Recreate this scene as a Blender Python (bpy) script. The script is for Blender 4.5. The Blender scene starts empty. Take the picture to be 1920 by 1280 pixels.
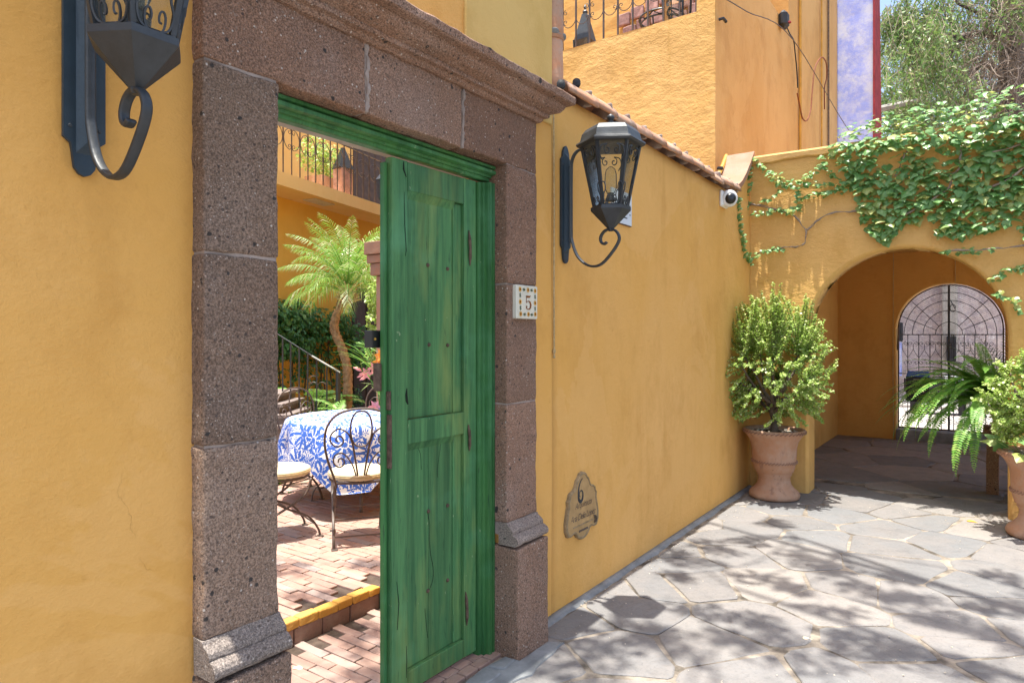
import bpy, math, random
from mathutils import Vector, Matrix, noise as mnoise
random.seed(7)
R = math.radians; PI = math.pi
scene = bpy.context.scene
COL = scene.collection

# ------------------------------------------------------------------ camera
cam = bpy.data.objects.new("camera", bpy.data.cameras.new("camera"))
COL.objects.link(cam); scene.camera = cam
cam.location = (0, 0, 1.6)
cam.rotation_euler = (R(90), 0, R(35.66))
cam.data.sensor_width = 36.0
cam.data.lens = 36 * 1250 / 1920
cam.data.shift_y = -12 / 1920
cam.data.clip_start = 0.05
cam.data.clip_end = 400

# ------------------------------------------------------------------ light
SUN_EL = R(84.0)
world = bpy.data.worlds.new("World"); scene.world = world; world.use_nodes = True
wn = world.node_tree; bgn = wn.nodes["Background"]
sky = wn.nodes.new("ShaderNodeTexSky"); sky.sky_type = 'NISHITA'; sky.sun_disc = False
sky.sun_elevation = SUN_EL; sky.sun_rotation = R(180)
sky.air_density = 1.0; sky.dust_density = 3.2; sky.ozone_density = 1.0
wn.links.new(sky.outputs[0], bgn.inputs[0]); bgn.inputs[1].default_value = 0.15
sl = bpy.data.lights.new("sun", 'SUN'); sl.energy = 4.2; sl.angle = R(0.53); sl.color = (1.0, .96, .87)
so = bpy.data.objects.new("sun", sl); COL.objects.link(so)
so.rotation_euler = Vector((0.004, 0.105, -1)).to_track_quat('-Z', 'Y').to_euler()
so.location = (0, -1, 14)
scene.cycles.diffuse_bounces = 5; scene.cycles.max_bounces = 10
scene.view_settings.view_transform = 'Standard'; scene.view_settings.look = 'None'
scene.view_settings.gamma = 1.0; scene.view_settings.use_curve_mapping = False
scene.view_settings.exposure = 1.25

# ------------------------------------------------------------------ unprojection helpers (build-time measurement)
FW = Vector((-.583, .8125, 0)); RT = Vector((.8125, .583, 0))
def ray(px, py): return FW + RT * ((px - 960) / 1250) + Vector((0, 0, (628 - py) / 1250))
def at(px, py, t): return Vector((0, 0, 1.6)) + ray(px, py) * t
def onX(px, py, c): r = ray(px, py); return Vector((0, 0, 1.6)) + r * (c / r.x)
def onY(px, py, c): r = ray(px, py); return Vector((0, 0, 1.6)) + r * (c / r.y)
def onZ(px, py, c=0.): r = ray(px, py); return Vector((0, 0, 1.6)) + r * ((c - 1.6) / r.z)

# ------------------------------------------------------------------ material toolkit
class G:
    def __init__(s, name):
        s.m = bpy.data.materials.new(name); s.m.use_nodes = True
        s.t = s.m.node_tree; s.n = s.t.nodes; s.b = s.n["Principled BSDF"]; s.out = s.n["Material Output"]
        s.b.inputs["Specular IOR Level"].default_value = .3
        s._pos = None
    def new(s, k, **kw):
        n = s.n.new(k)
        for a, v in kw.items(): setattr(n, a, v)
        return n
    def link(s, a, b): s.t.links.new(a, b)
    def put(s, inp, v):
        if isinstance(v, bpy.types.NodeSocket): s.link(v, inp)
        elif isinstance(v, tuple) and len(v) == 3 and inp.type == 'RGBA': inp.default_value = (*v, 1)
        else: inp.default_value = v
    def pos(s, stretch=None, uv=False):
        if uv: p = s.new("ShaderNodeTexCoord").outputs["UV"]
        else: p = s.new("ShaderNodeNewGeometry").outputs["Position"]
        if stretch:
            mp = s.new("ShaderNodeMapping"); mp.inputs["Scale"].default_value = stretch; s.link(p, mp.inputs[0]); p = mp.outputs[0]
        return p
    def noise(s, scale, detail=4, stretch=None, rough=.55, dist=0, p=None):
        n = s.new("ShaderNodeTexNoise"); n.inputs["Scale"].default_value = scale; n.inputs["Detail"].default_value = detail
        n.inputs["Roughness"].default_value = rough; n.inputs["Distortion"].default_value = dist
        s.link(p if p is not None else s.pos(stretch), n.inputs["Vector"]); return n.outputs["Fac"]
    def voro(s, scale, stretch=None, feature='F1', p=None, rand=1.0):
        n = s.new("ShaderNodeTexVoronoi", feature=feature); n.inputs["Scale"].default_value = scale; n.inputs["Randomness"].default_value = rand
        s.link(p if p is not None else s.pos(stretch), n.inputs["Vector"]); return n
    def rng(s, v, a, b, c=0., d=1., smooth=False):
        n = s.new("ShaderNodeMapRange"); n.clamp = True
        if smooth: n.interpolation_type = 'SMOOTHSTEP'
        s.put(n.inputs[0], v)
        for i, q in enumerate((a, b, c, d)): n.inputs[i + 1].default_value = q
        return n.outputs[0]
    def math(s, op, a, b=None, c=None):
        n = s.new("ShaderNodeMath", operation=op); s.put(n.inputs[0], a)
        if b is not None: s.put(n.inputs[1], b)
        if c is not None: s.put(n.inputs[2], c)
        return n.outputs[0]
    def mix(s, f, a, b, mode='MIX'):
        n = s.new("ShaderNodeMix", data_type='RGBA', blend_type=mode)
        s.put(n.inputs[0], f); s.put(n.inputs[6], a); s.put(n.inputs[7], b); return n.outputs[2]
    def hsv(s, col, v=1.0, h=None, sat=None):
        n = s.new("ShaderNodeHueSaturation"); s.put(n.inputs["Color"], col); s.put(n.inputs["Value"], v)
        if h is not None: s.put(n.inputs["Hue"], h)
        if sat is not None: s.put(n.inputs["Saturation"], sat)
        return n.outputs[0]
    def objrand(s): return s.new("ShaderNodeObjectInfo").outputs["Random"]
    def islrand(s): return s.new("ShaderNodeNewGeometry").outputs["Random Per Island"]
    def bump(s, h, strength=.3, dist=.01, prev=None):
        n = s.new("ShaderNodeBump"); n.inputs["Strength"].default_value = strength; n.inputs["Distance"].default_value = dist
        s.put(n.inputs["Height"], h)
        if prev is not None: s.link(prev, n.inputs["Normal"])
        return n.outputs[0]
    def done(s, col, rough=.8, nrm=None, metal=0.):
        s.put(s.b.inputs["Base Color"], col); s.put(s.b.inputs["Roughness"], rough); s.b.inputs["Metallic"].default_value = metal
        if nrm is not None: s.link(nrm, s.b.inputs["Normal"])
        return s.m

def plaster(name, base, dark, light, coarse=1.0, stain=.5, rough=.85):
    g = G(name)
    a = g.noise(.55, 5, rough=.6); b = g.noise(2.7, 6, (1, 1, .45), rough=.65)
    c = g.mix(g.rng(a, .35, .7), base, light)
    c = g.mix(g.math('MULTIPLY', g.rng(b, .5, .78), stain), c, dark)
    d = g.noise(9, 5, rough=.7); c = g.mix(g.rng(d, .58, .8, 0, .35), c, light)
    e = g.noise(26, 3); c = g.mix(g.rng(e, .66, .74, 0, .3), c, dark)
    f1 = g.noise(90 , 3); mask = g.rng(g.noise(1.1, 3), .42, .62, .25, 1)
    # repainted patches, hairline cracks, rain streaks
    pt_ = g.rng(g.noise(.75, 6, rough=.6, dist=.7), .535, .548); c = g.mix(g.math('MULTIPLY', pt_, .4), c, light); pt2 = g.rng(g.noise(1.9, 7, (1, 1, .7), rough=.7), .52, .66); c = g.mix(g.math('MULTIPLY', pt2, .45), c, dark)
    st_ = g.math('MULTIPLY', g.rng(g.noise(6.5, 4, (1, 1, .07), rough=.6), .58, .74), g.rng(g.noise(.9, 3), .45, .62)); c = g.mix(g.math('MULTIPLY', st_, .55), c, dark)
    wv = g.new("ShaderNodeVectorMath", operation='ADD'); g.link(g.pos(), wv.inputs[0]); nz = g.new("ShaderNodeTexNoise"); nz.inputs["Scale"].default_value = 3.5; nz.inputs["Detail"].default_value = 6; g.link(g.pos(), nz.inputs["Vector"])
    sc_ = g.new("ShaderNodeVectorMath", operation='SCALE'); sc_.inputs[3].default_value = .5; g.link(nz.outputs["Color"], sc_.inputs[0]); g.link(sc_.outputs[0], wv.inputs[1])
    cr = g.voro(1.05, feature='DISTANCE_TO_EDGE', p=wv.outputs[0]); ck = g.math('MULTIPLY', g.rng(cr.outputs["Distance"], .0008, .0030, 1, 0), g.rng(g.noise(1.3, 3), .60, .68)); c = g.mix(g.math('MULTIPLY', ck, .4), c, g.hsv(dark, .5))
    n = g.bump(g.noise(1.6, 3), .35, .03)
    n = g.bump(g.noise(11, 5, (1, 1, 1.6), rough=.65), .5, .008 * coarse, n)
    n = g.bump(g.math('MULTIPLY', f1, mask), .6, .003 * coarse, n)
    n = g.bump(ck, .5, -.006, n)
    return g.done(c, rough, n)
OCHRE = (.72, .385, .092)
M = {}
M['ochre'] = plaster('ochre_plaster', OCHRE, (.58, .29, .065), (.78, .45, .15), coarse=1.8)
M['ochre_rough'] = plaster('ochre_rough_plaster', (.70, .395, .115), (.56, .30, .075), (.79, .48, .175), coarse=4.0)
M['ochre_band'] = plaster('ochre_band_plaster', (.62, .36, .12), (.44, .25, .09), (.70, .44, .17), coarse=2)
M['ochre_olive'] = plaster('olive_ochre_plaster', (.60, .40, .125), (.52, .33, .09), (.68, .47, .17), stain=.3)
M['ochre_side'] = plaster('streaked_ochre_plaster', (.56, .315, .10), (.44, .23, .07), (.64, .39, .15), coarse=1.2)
M['orange'] = plaster('courtyard_orange_plaster', (.86, .47, .06), (.80, .41, .045), (.88, .52, .09), coarse=.5, stain=.3)
M['upper_orange'] = plaster('pale_orange_plaster', (.84, .52, .17), (.78, .46, .13), (.86, .58, .22), coarse=.5, stain=.3)
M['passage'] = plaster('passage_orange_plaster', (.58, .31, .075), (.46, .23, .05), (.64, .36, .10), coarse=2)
def stone_mat(name, base, dark, light, speck=1.):
    g = G(name)
    r = g.objrand()
    c = g.mix(g.rng(g.noise(3, 5, rough=.7), .35, .68), base, dark)
    c = g.hsv(g.mix(g.rng(r, 0, 1, 0, .6), c, light), g.rng(g.math('FRACT', g.math('MULTIPLY', r, 9.7)), 0, 1, .84, 1.14)); c = g.mix(g.rng(g.noise(1.7, 4), .5, .62, 0, .35), c, g.hsv(c, 1.25, sat=.7))
    gr = g.noise(170, 3, rough=.7)
    c = g.mix(g.rng(gr, .42, .6, .0, .9), c, g.hsv(c, .40)); c = g.mix(g.rng(g.noise(90, 4, rough=.75), .5, .66, 0, .35), c, g.hsv(c, 1.45))
    c = g.mix(g.rng(g.noise(75, 2), .62, .72, 0, .35), c, (.42, .36, .31))
    # black pumice inclusions and white flecks
    for sc, thr, pick, colr, f in ((9, .15, .75, (.03, .032, .034), .92), (48, .28, .55, (.085, .06, .05), .7), (21, .19, .68, (.035, .035, .036), .9), (34, .2, .7, (.05, .04, .04), .75), (42, .17, .72, (.62, .56, .50), .85), (90, .2, .6, (.55, .48, .42), .7)):
        v = g.voro(sc); sel = g.new("ShaderNodeSeparateColor"); g.link(v.outputs["Color"], sel.inputs[0])
        nz = g.math('ADD', v.outputs["Distance"], g.math('MULTIPLY', g.math('SUBTRACT', g.noise(sc * 3, 2), .5), .25))
        mk = g.math('MULTIPLY', g.rng(nz, thr * .7, thr, 1, 0), g.math('GREATER_THAN', sel.outputs[0], pick))
        c = g.mix(g.math('MULTIPLY', mk, f * speck), c, colr)
    pits = g.rng(g.noise(130, 4, rough=.7), .33, .50)
    n = g.bump(g.noise(7, 4), .4, .02); n = g.bump(pits, .7, .004, n); n = g.bump(g.noise(28, 5, rough=.7), .5, .008, n); n = g.bump(gr, .6, .003, n)
    return g.done(c, .9, n)
M['cantera'] = stone_mat('cantera_stone', (.36, .205, .135), (.24, .14, .097), (.40, .255, .18))
M['cantera_grey'] = stone_mat('grey_cantera_stone', (.34, .23, .165), (.23, .155, .115), (.38, .265, .195))
M['cantera_lit'] = stone_mat('sunlit_cantera_stone', (.36, .29, .25), (.24, .185, .155), (.42, .36, .32), .7)  # lighter copy of the stone, sunlit brightness put into its colour
def simple(name, col, rough=.7, var=.25, scale=6, bump=0., bscale=40, metal=0., objv=0., isl=0., spec=None):
    g = G(name)
    c = g.mix(g.rng(g.noise(scale, 5, rough=.65), .35, .7), tuple(q * (1 - var) for q in col), tuple(min(.95, q * (1 + var * .7)) for q in col))
    v = None
    if objv: v = g.rng(g.objrand(), 0, 1, 1 - objv, 1 + objv)
    if isl: v = g.rng(g.islrand(), 0, 1, 1 - isl, 1 + isl)
    if v is not None: c = g.hsv(c, v)
    n = g.bump(g.noise(bscale, 4), bump, .006) if bump else None
    if spec is not None: g.b.inputs["Specular IOR Level"].default_value = spec
    return g.done(c, rough, n, metal)
M['mortar'] = simple('lime_mortar', (.34, .28, .245), .95, .3, 9, .6, 60)
M['mortar_floor'] = simple('sandy_joint_mortar', (.28, .24, .195), .95, .75, 4, .7, 50)
M['dark_joint'] = simple('dark_joint_sand', (.09, .065, .05), .95, .4, 12, .6, 60)
M['cement'] = simple('pale_cement', (.25, .26, .265), .9, .3, 6, .8, 30)
M['concrete'] = simple('bare_concrete', (.42, .40, .36), .9, .25, 8, .5, 40)
M['iron'] = simple('black_iron_paint', (.032, .039, .047), .5, .3, 15, .15, 80, spec=.6)
M['iron_sky_tint'] = simple('sky_tinted_black_iron', (.020, .040, .060), .5, .2, 8, .12, 90, spec=.5)  # black iron with the sky's blue reflection mixed into its colour
M['iron_brown'] = simple('weathered_iron', (.10, .07, .055), .5, .4, 12, .2, 60, spec=.5)
M['iron_grey'] = simple('grey_brown_iron', (.16, .12, .10), .45, .35, 12, .2, 60, spec=.5)
M['rust'] = simple('rusty_iron', (.13, .085, .06), .7, .5, 30, .5, 120)
M['rust_red'] = simple('rusty_cable', (.22, .07, .03), .7, .3, 20)
M['white'] = simple('white_plastic', (.78, .78, .76), .35, .04, 6, spec=.5)
M['paper'] = simple('white_sign_face', (.62, .68, .74), .5, .05, 10)
M['black'] = simple('black_plastic', (.012, .012, .014), .3, .1, 6, spec=.5)
M['glaze'] = simple('ivory_glaze', (.66, .66, .56), .2, .08, 12, spec=.6)
M['cream'] = simple('cream_canvas', (.66, .56, .38), .85, .12, 12, .3, 200)
M['soil'] = simple('dark_soil', (.05, .035, .025), .95, .4, 20, .8, 60)
M['gravel'] = simple('pale_gravel', (.5, .44, .36), .9, .35, 60, .5, 80, isl=.3)
M['bark'] = simple('grey_brown_bark', (.16, .125, .10), .9, .45, 14, .8, 40)
M['bark_tree'] = simple('dark_tree_bark', (.14, .115, .105), .95, .45, 4, .9, 18)
M['twig'] = simple('dry_twigs', (.30, .235, .185), .95, .3, 5, isl=.35)
M['terracotta_tile'] = None
def terracotta(name, base, grey, stain):
    g = G(name)
    c = g.mix(g.rng(g.noise(5, 5, rough=.7), .38, .68), base, grey)
    c = g.mix(g.rng(g.noise(11, 5, (1, 1, .35), rough=.7), .56, .72, 0, .7), c, stain)
    c = g.hsv(c, g.rng(g.objrand(), 0, 1, .8, 1.18))
    c = g.mix(g.rng(g.noise(45, 3), .66, .75, 0, .5), c, (.03, .028, .025))
    n = g.bump(g.noise(14, 5), .5, .012); n = g.bump(g.noise(80, 3), .35, .004, n)
    return g.done(c, .85, n)
M['terracotta_tile'] = terracotta('old_roof_tile', (.50, .24, .13), (.42, .31, .24), (.22, .16, .13))
M['terracotta'] = terracotta('terracotta_urn', (.47, .25, .145), (.50, .34, .25), (.22, .13, .10))
M['slab'] = terracotta('pale_clay_slab', (.34, .18, .115), (.31, .21, .155), (.26, .17, .13))
def flag():
    g = G('grey_flagstone')
    r = g.objrand(); r2 = g.math('FRACT', g.math('MULTIPLY', r, 7.31))
    c = g.mix(r, (.180, .184, .190), (.230, .216, .208))
    c = g.mix(g.rng(r2, .6, 1, 0, .6), c, (.275, .24, .205))
    c = g.mix(g.rng(g.noise(2.2, 6, rough=.7), .45, .72, 0, .55), c, (.29, .255, .23))
    c = g.mix(g.rng(g.noise(5.5, 6, rough=.75), .50, .70, 0, .6), c, (.14, .138, .14))
    c = g.mix(g.rng(g.noise(60, 4), .55, .72, 0, .5), c, (.12, .12, .125)); c = g.mix(g.rng(g.noise(1.1, 5, rough=.7), .5, .68, 0, .35), c, (.155, .15, .15))
    c = g.mix(g.rng(g.noise(16, 5, rough=.7), .66, .74, 0, .5), c, (.38, .33, .27))
    c = g.hsv(c, g.rng(r2, 0, 1, .86, 1.12))
    n = g.bump(g.noise(3.5, 6, rough=.68, dist=.8), .9, .03); n = g.bump(g.noise(55, 4), .35, .003, n)
    return g.done(c, g.rng(g.noise(9, 3), .3, .7, .6, .85), n)
M['flag'] = flag()
def brickmat(name, a, b, c3, joint=False):
    g = G(name); r = g.objrand() if not joint else g.islrand(); r2 = g.math('FRACT', g.math('MULTIPLY', r, 5.7))
    c = g.mix(r, a, b); c = g.mix(g.rng(r2, .62, 1, 0, .8), c, c3)
    c = g.mix(g.rng(g.noise(9, 5, rough=.7), .48, .72, 0, .5), c, (.42, .33, .28))
    c = g.mix(g.rng(g.noise(50, 3), .62, .75, 0, .5), c, (.16, .10, .085))
    n = g.bump(g.noise(30, 4), .5, .005)
    return g.done(c, .85, n)
M['brick'] = brickmat('clay_paver', (.38, .24, .185), (.31, .20, .16), (.33, .28, .26))
M['brick_isl'] = brickmat('clay_paver_far', (.42, .235, .175), (.37, .205, .165), (.33, .26, .25), True)
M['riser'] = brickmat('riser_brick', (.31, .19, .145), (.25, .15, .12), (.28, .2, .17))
M['yellow_edge'] = plaster('yellow_painted_edge', (.62, .31, .045), (.42, .22, .08), (.68, .39, .1), coarse=2, stain=.9)
def wood(name, base, dk, yel, grain=1.):
    g = G(name)
    r = g.objrand()
    gr = g.noise(22, 6, (1, 1, .05), rough=.7, dist=.4)
    c = g.mix(g.rng(gr, .38, .62), dk, base)
    c = g.mix(g.rng(g.noise(3.2, 5, (1, 1, .22), rough=.7), .50, .72, 0, .62), c, yel)
    c = g.mix(g.rng(g.noise(2.1, 4), .55, .72, 0, .6), c, (.11, .33, .17))
    c = g.mix(g.rng(g.noise(70, 3, (1, 1, .12)), .64, .7, 0, .6), c, (.02, .07, .03))
    c = g.mix(g.rng(g.noise(34, 4, (1, 1, .5)), .71, .73, 0, .65), c, (.30, .38, .22))
    c = g.hsv(c, g.rng(r, 0, 1, .9, 1.12))
    n = g.bump(g.noise(30, 6, (1, 1, .04), rough=.7), .45 * grain, .006); n = g.bump(g.noise(12, 4, (1, 1, .4)), .25, .01, n)
    return g.done(c, g.rng(g.noise(8, 3), .3, .7, .4, .62), n)
M['green'] = wood('worn_green_paint', (.075, .215, .078), (.030, .115, .043), (.24, .31, .085))
M['green_frame'] = wood('green_frame_paint', (.055, .195, .058), (.026, .11, .034), (.10, .25, .07), .8)
M['crack'] = simple('dark_crack', (.012, .02, .012), .95, .3)
M['brown_door'] = simple('dark_brown_wood', (.075, .05, .04), .6, .3, 8, .2, 40)
def leafmat(name, a, b, c3=None, rough=.45, trans=.3, spec=.5):
    g = G(name); r = g.islrand(); r2 = g.math('FRACT', g.math('ADD', g.math('MULTIPLY', r, 13.7), g.objrand()))
    c = g.mix(r2, a, b)
    if c3: c = g.mix(g.rng(g.math('FRACT', g.math('MULTIPLY', r2, 5.3)), .72, .95), c, c3)
    g.done(c, rough); g.b.inputs["Specular IOR Level"].default_value = spec
    t = g.new("ShaderNodeBsdfTranslucent"); g.put(t.inputs[0], g.hsv(c, 1.5))
    mx = g.new("ShaderNodeMixShader"); mx.inputs[0].default_value = trans
    g.link(g.b.outputs[0], mx.inputs[1]); g.link(t.outputs[0], mx.inputs[2]); g.link(mx.outputs[0], g.out.inputs[0]); return g.m
M['ivy'] = leafmat('ivy_leaf', (.115, .27, .065), (.20, .36, .12), (.38, .40, .10), rough=.4, trans=.25, spec=.6)
M['ivy_dark'] = leafmat('hedge_leaf', (.045, .17, .05), (.08, .24, .06), (.15, .28, .05), trans=.25)
M['jade'] = leafmat('jade_leaf', (.26, .40, .07), (.38, .50, .13), (.62, .66, .32), rough=.35, spec=.6)
M['fern'] = leafmat('fern_leaf', (.15, .38, .05), (.25, .48, .09), (.38, .56, .13))
M['palm'] = leafmat('palm_leaf', (.16, .35, .04), (.27, .44, .09), (.56, .60, .34), rough=.35, spec=.7)
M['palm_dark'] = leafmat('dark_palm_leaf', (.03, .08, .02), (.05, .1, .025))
M['plant'] = leafmat('bright_garden_leaf', (.10, .26, .04), (.18, .33, .07), (.34, .42, .14))
M['pepper'] = leafmat('pepper_tree_leaf', (.12, .22, .05), (.20, .30, .085), (.34, .34, .17), trans=.35)
M['canopy'] = leafmat('overhead_tree_leaf', (.05, .14, .03), (.09, .2, .04))
M['petal_pink'] = simple('pink_petal', (.75, .3, .27), .6, .2, 20)
M['petal_orange'] = simple('orange_petal', (.85, .35, .06), .6, .2, 20)
M['petal_yellow'] = simple('yellow_petal', (.8, .5, .03), .6, .2, 20)
M['tile_brown'] = simple('brown_enamel', (.22, .07, .02), .25, .1)
M['tile_green'] = simple('green_enamel', (.01, .06, .03), .25, .1)
M['tile_yellow'] = simple('ochre_enamel', (.68, .38, .06), .3, .35, 40)
M['plaque'] = simple('ochre_plaque_clay', (.47, .30, .13), .8, .2, 8, .3, 60)
M['plaque_rim'] = simple('plaque_worn_rim', (.33, .24, .13), .8, .35, 20, .4, 60)
M['letter'] = simple('grey_letter_paint', (.13, .095, .07), .8, .3, 30)
M['letter_dark'] = simple('dark_letter_paint', (.04, .045, .05), .7, .3, 30)
M['rope'] = simple('pale_rope', (.5, .38, .2), .9, .3, 60)
M['pipe'] = simple('yellow_painted_pipe', (.48, .26, .04), .5, .2, 8)
M['red'] = simple('red_painted_edge', (.32, .04, .05), .8, .35, 5, .5, 20)
def bluewall():
    g = G('mottled_blue_limewash')
    c = g.mix(g.rng(g.noise(2.4, 8, rough=.8), .42, .58), (.34, .41, .88), (.62, .66, .84))
    c = g.mix(g.rng(g.noise(4, 6, rough=.8), .5, .68, 0, .5), c, (.42, .46, .84)); c = g.mix(g.rng(g.noise(9, 5, rough=.8), .6, .7, 0, .3), c, (.42, .42, .5))
    return g.done(c, .9, g.bump(g.noise(12, 6, rough=.7), .4, .012))
M['blue'] = bluewall()
def streetwall():
    g = G('pink_grey_rubble_stone')
    c = g.mix(g.rng(g.noise(6, 6, rough=.7), .4, .65), (.62, .53, .50), (.42, .36, .38)); c = g.mix(g.rng(g.noise(14, 5), .55, .7, 0, .8), c, (.75, .70, .67))
    return g.done(c, .9, g.bump(g.noise(9, 6), .9, .05))
M['street'] = streetwall()
M['pale_pave'] = simple('pale_street_paving', (.45, .42, .40), .9, .25, 3, .5, 20)
M['pink_stone'] = simple('pink_rubble', (.42, .24, .2), .9, .3, 12, .6, 30, objv=.2)
def glass():
    g = G('old_lantern_glass'); g.t.nodes.remove(g.b)
    tr = g.new("ShaderNodeBsdfTransparent"); tr.inputs[0].default_value = (.90, .91, .87, 1)
    gl = g.new("ShaderNodeBsdfGlossy"); gl.inputs[0].default_value = (.9, .9, .9, 1); gl.inputs[1].default_value = .08
    df = g.new("ShaderNodeBsdfDiffuse"); df.inputs[0].default_value = (.6, .6, .52, 1)
    m1 = g.new("ShaderNodeMixShader"); g.put(m1.inputs[0], g.rng(g.noise(14, 4), .4, .75, .02, .14)); g.link(tr.outputs[0], m1.inputs[1]); g.link(df.outputs[0], m1.inputs[2])
    fr = g.new("ShaderNodeFresnel"); fr.inputs[0].default_value = 1.15
    m2 = g.new("ShaderNodeMixShader"); g.link(fr.outputs[0], m2.inputs[0]); g.link(m1.outputs[0], m2.inputs[1]); g.link(gl.outputs[0], m2.inputs[2])
    g.link(m2.outputs[0], g.out.inputs[0]); return g.m
M['glass'] = glass()
def cloth(name, blue, white):
    g = G(name); p = g.pos(uv=True)
    w = g.noise(5, 3, p=p)
    pw = g.new("ShaderNodeVectorMath", operation='ADD'); g.link(p, pw.inputs[0])
    nv = g.new("ShaderNodeTexNoise"); nv.inputs["Scale"].default_value = 6; g.link(p, nv.inputs["Vector"])
    sc = g.new("ShaderNodeVectorMath", operation='SCALE'); sc.inputs[3].default_value = .06; g.link(nv.outputs["Color"], sc.inputs[0]); g.link(sc.outputs[0], pw.inputs[1])
    mask = None
    for s_, pet, r0, amp in ((4.2, 9, .33, .26), (9.5, 6, .26, .24), (15, 5, .22, .2)):
        v = g.new("ShaderNodeTexVoronoi", voronoi_dimensions='2D'); v.inputs["Scale"].default_value = s_; g.link(pw.outputs[0], v.inputs["Vector"])
        mp = g.new("ShaderNodeVectorMath", operation='SUBTRACT'); g.link(pw.outputs[0], mp.inputs[0]); g.link(v.outputs["Position"], mp.inputs[1])
        sp = g.new("ShaderNodeSeparateXYZ"); g.link(mp.outputs[0], sp.inputs[0])
        ang = g.math('ARCTAN2', sp.outputs[1], sp.outputs[0]); cs = g.new("ShaderNodeSeparateColor"); g.link(v.outputs["Color"], cs.inputs[0])
        wv = g.math('SINE', g.math('ADD', g.math('MULTIPLY', ang, float(pet)), g.math('MULTIPLY', cs.outputs[0], 6.)))
        lim = g.math('ADD', g.math('MULTIPLY', wv, amp), r0)
        k = g.math('LESS_THAN', v.outputs["Distance"], lim)
        hole = g.math('GREATER_THAN', g.math('ABSOLUTE', g.math('SUBTRACT', v.outputs["Distance"], .13)), .022)
        k = g.math('MULTIPLY', k, hole)
        mask = k if mask is None else g.math('MAXIMUM', mask, k)
    c = g.mix(mask, white, blue); return g.done(c, .85, g.bump(g.noise(120, 2), .2, .002))
M['cloth'] = cloth('otomi_style_blue_print', (.04, .12, .47), (.66, .67, .69))
M['lining'] = cloth('cloth_underside', (.26, .26, .27), (.50, .48, .43))
M['dark_metal'] = simple('dark_grey_metal', (.03, .032, .036), .5, .2, 8)
M['blue_paint'] = simple('blue_enamel', (.05, .13, .45), .5, .2, 8)

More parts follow.
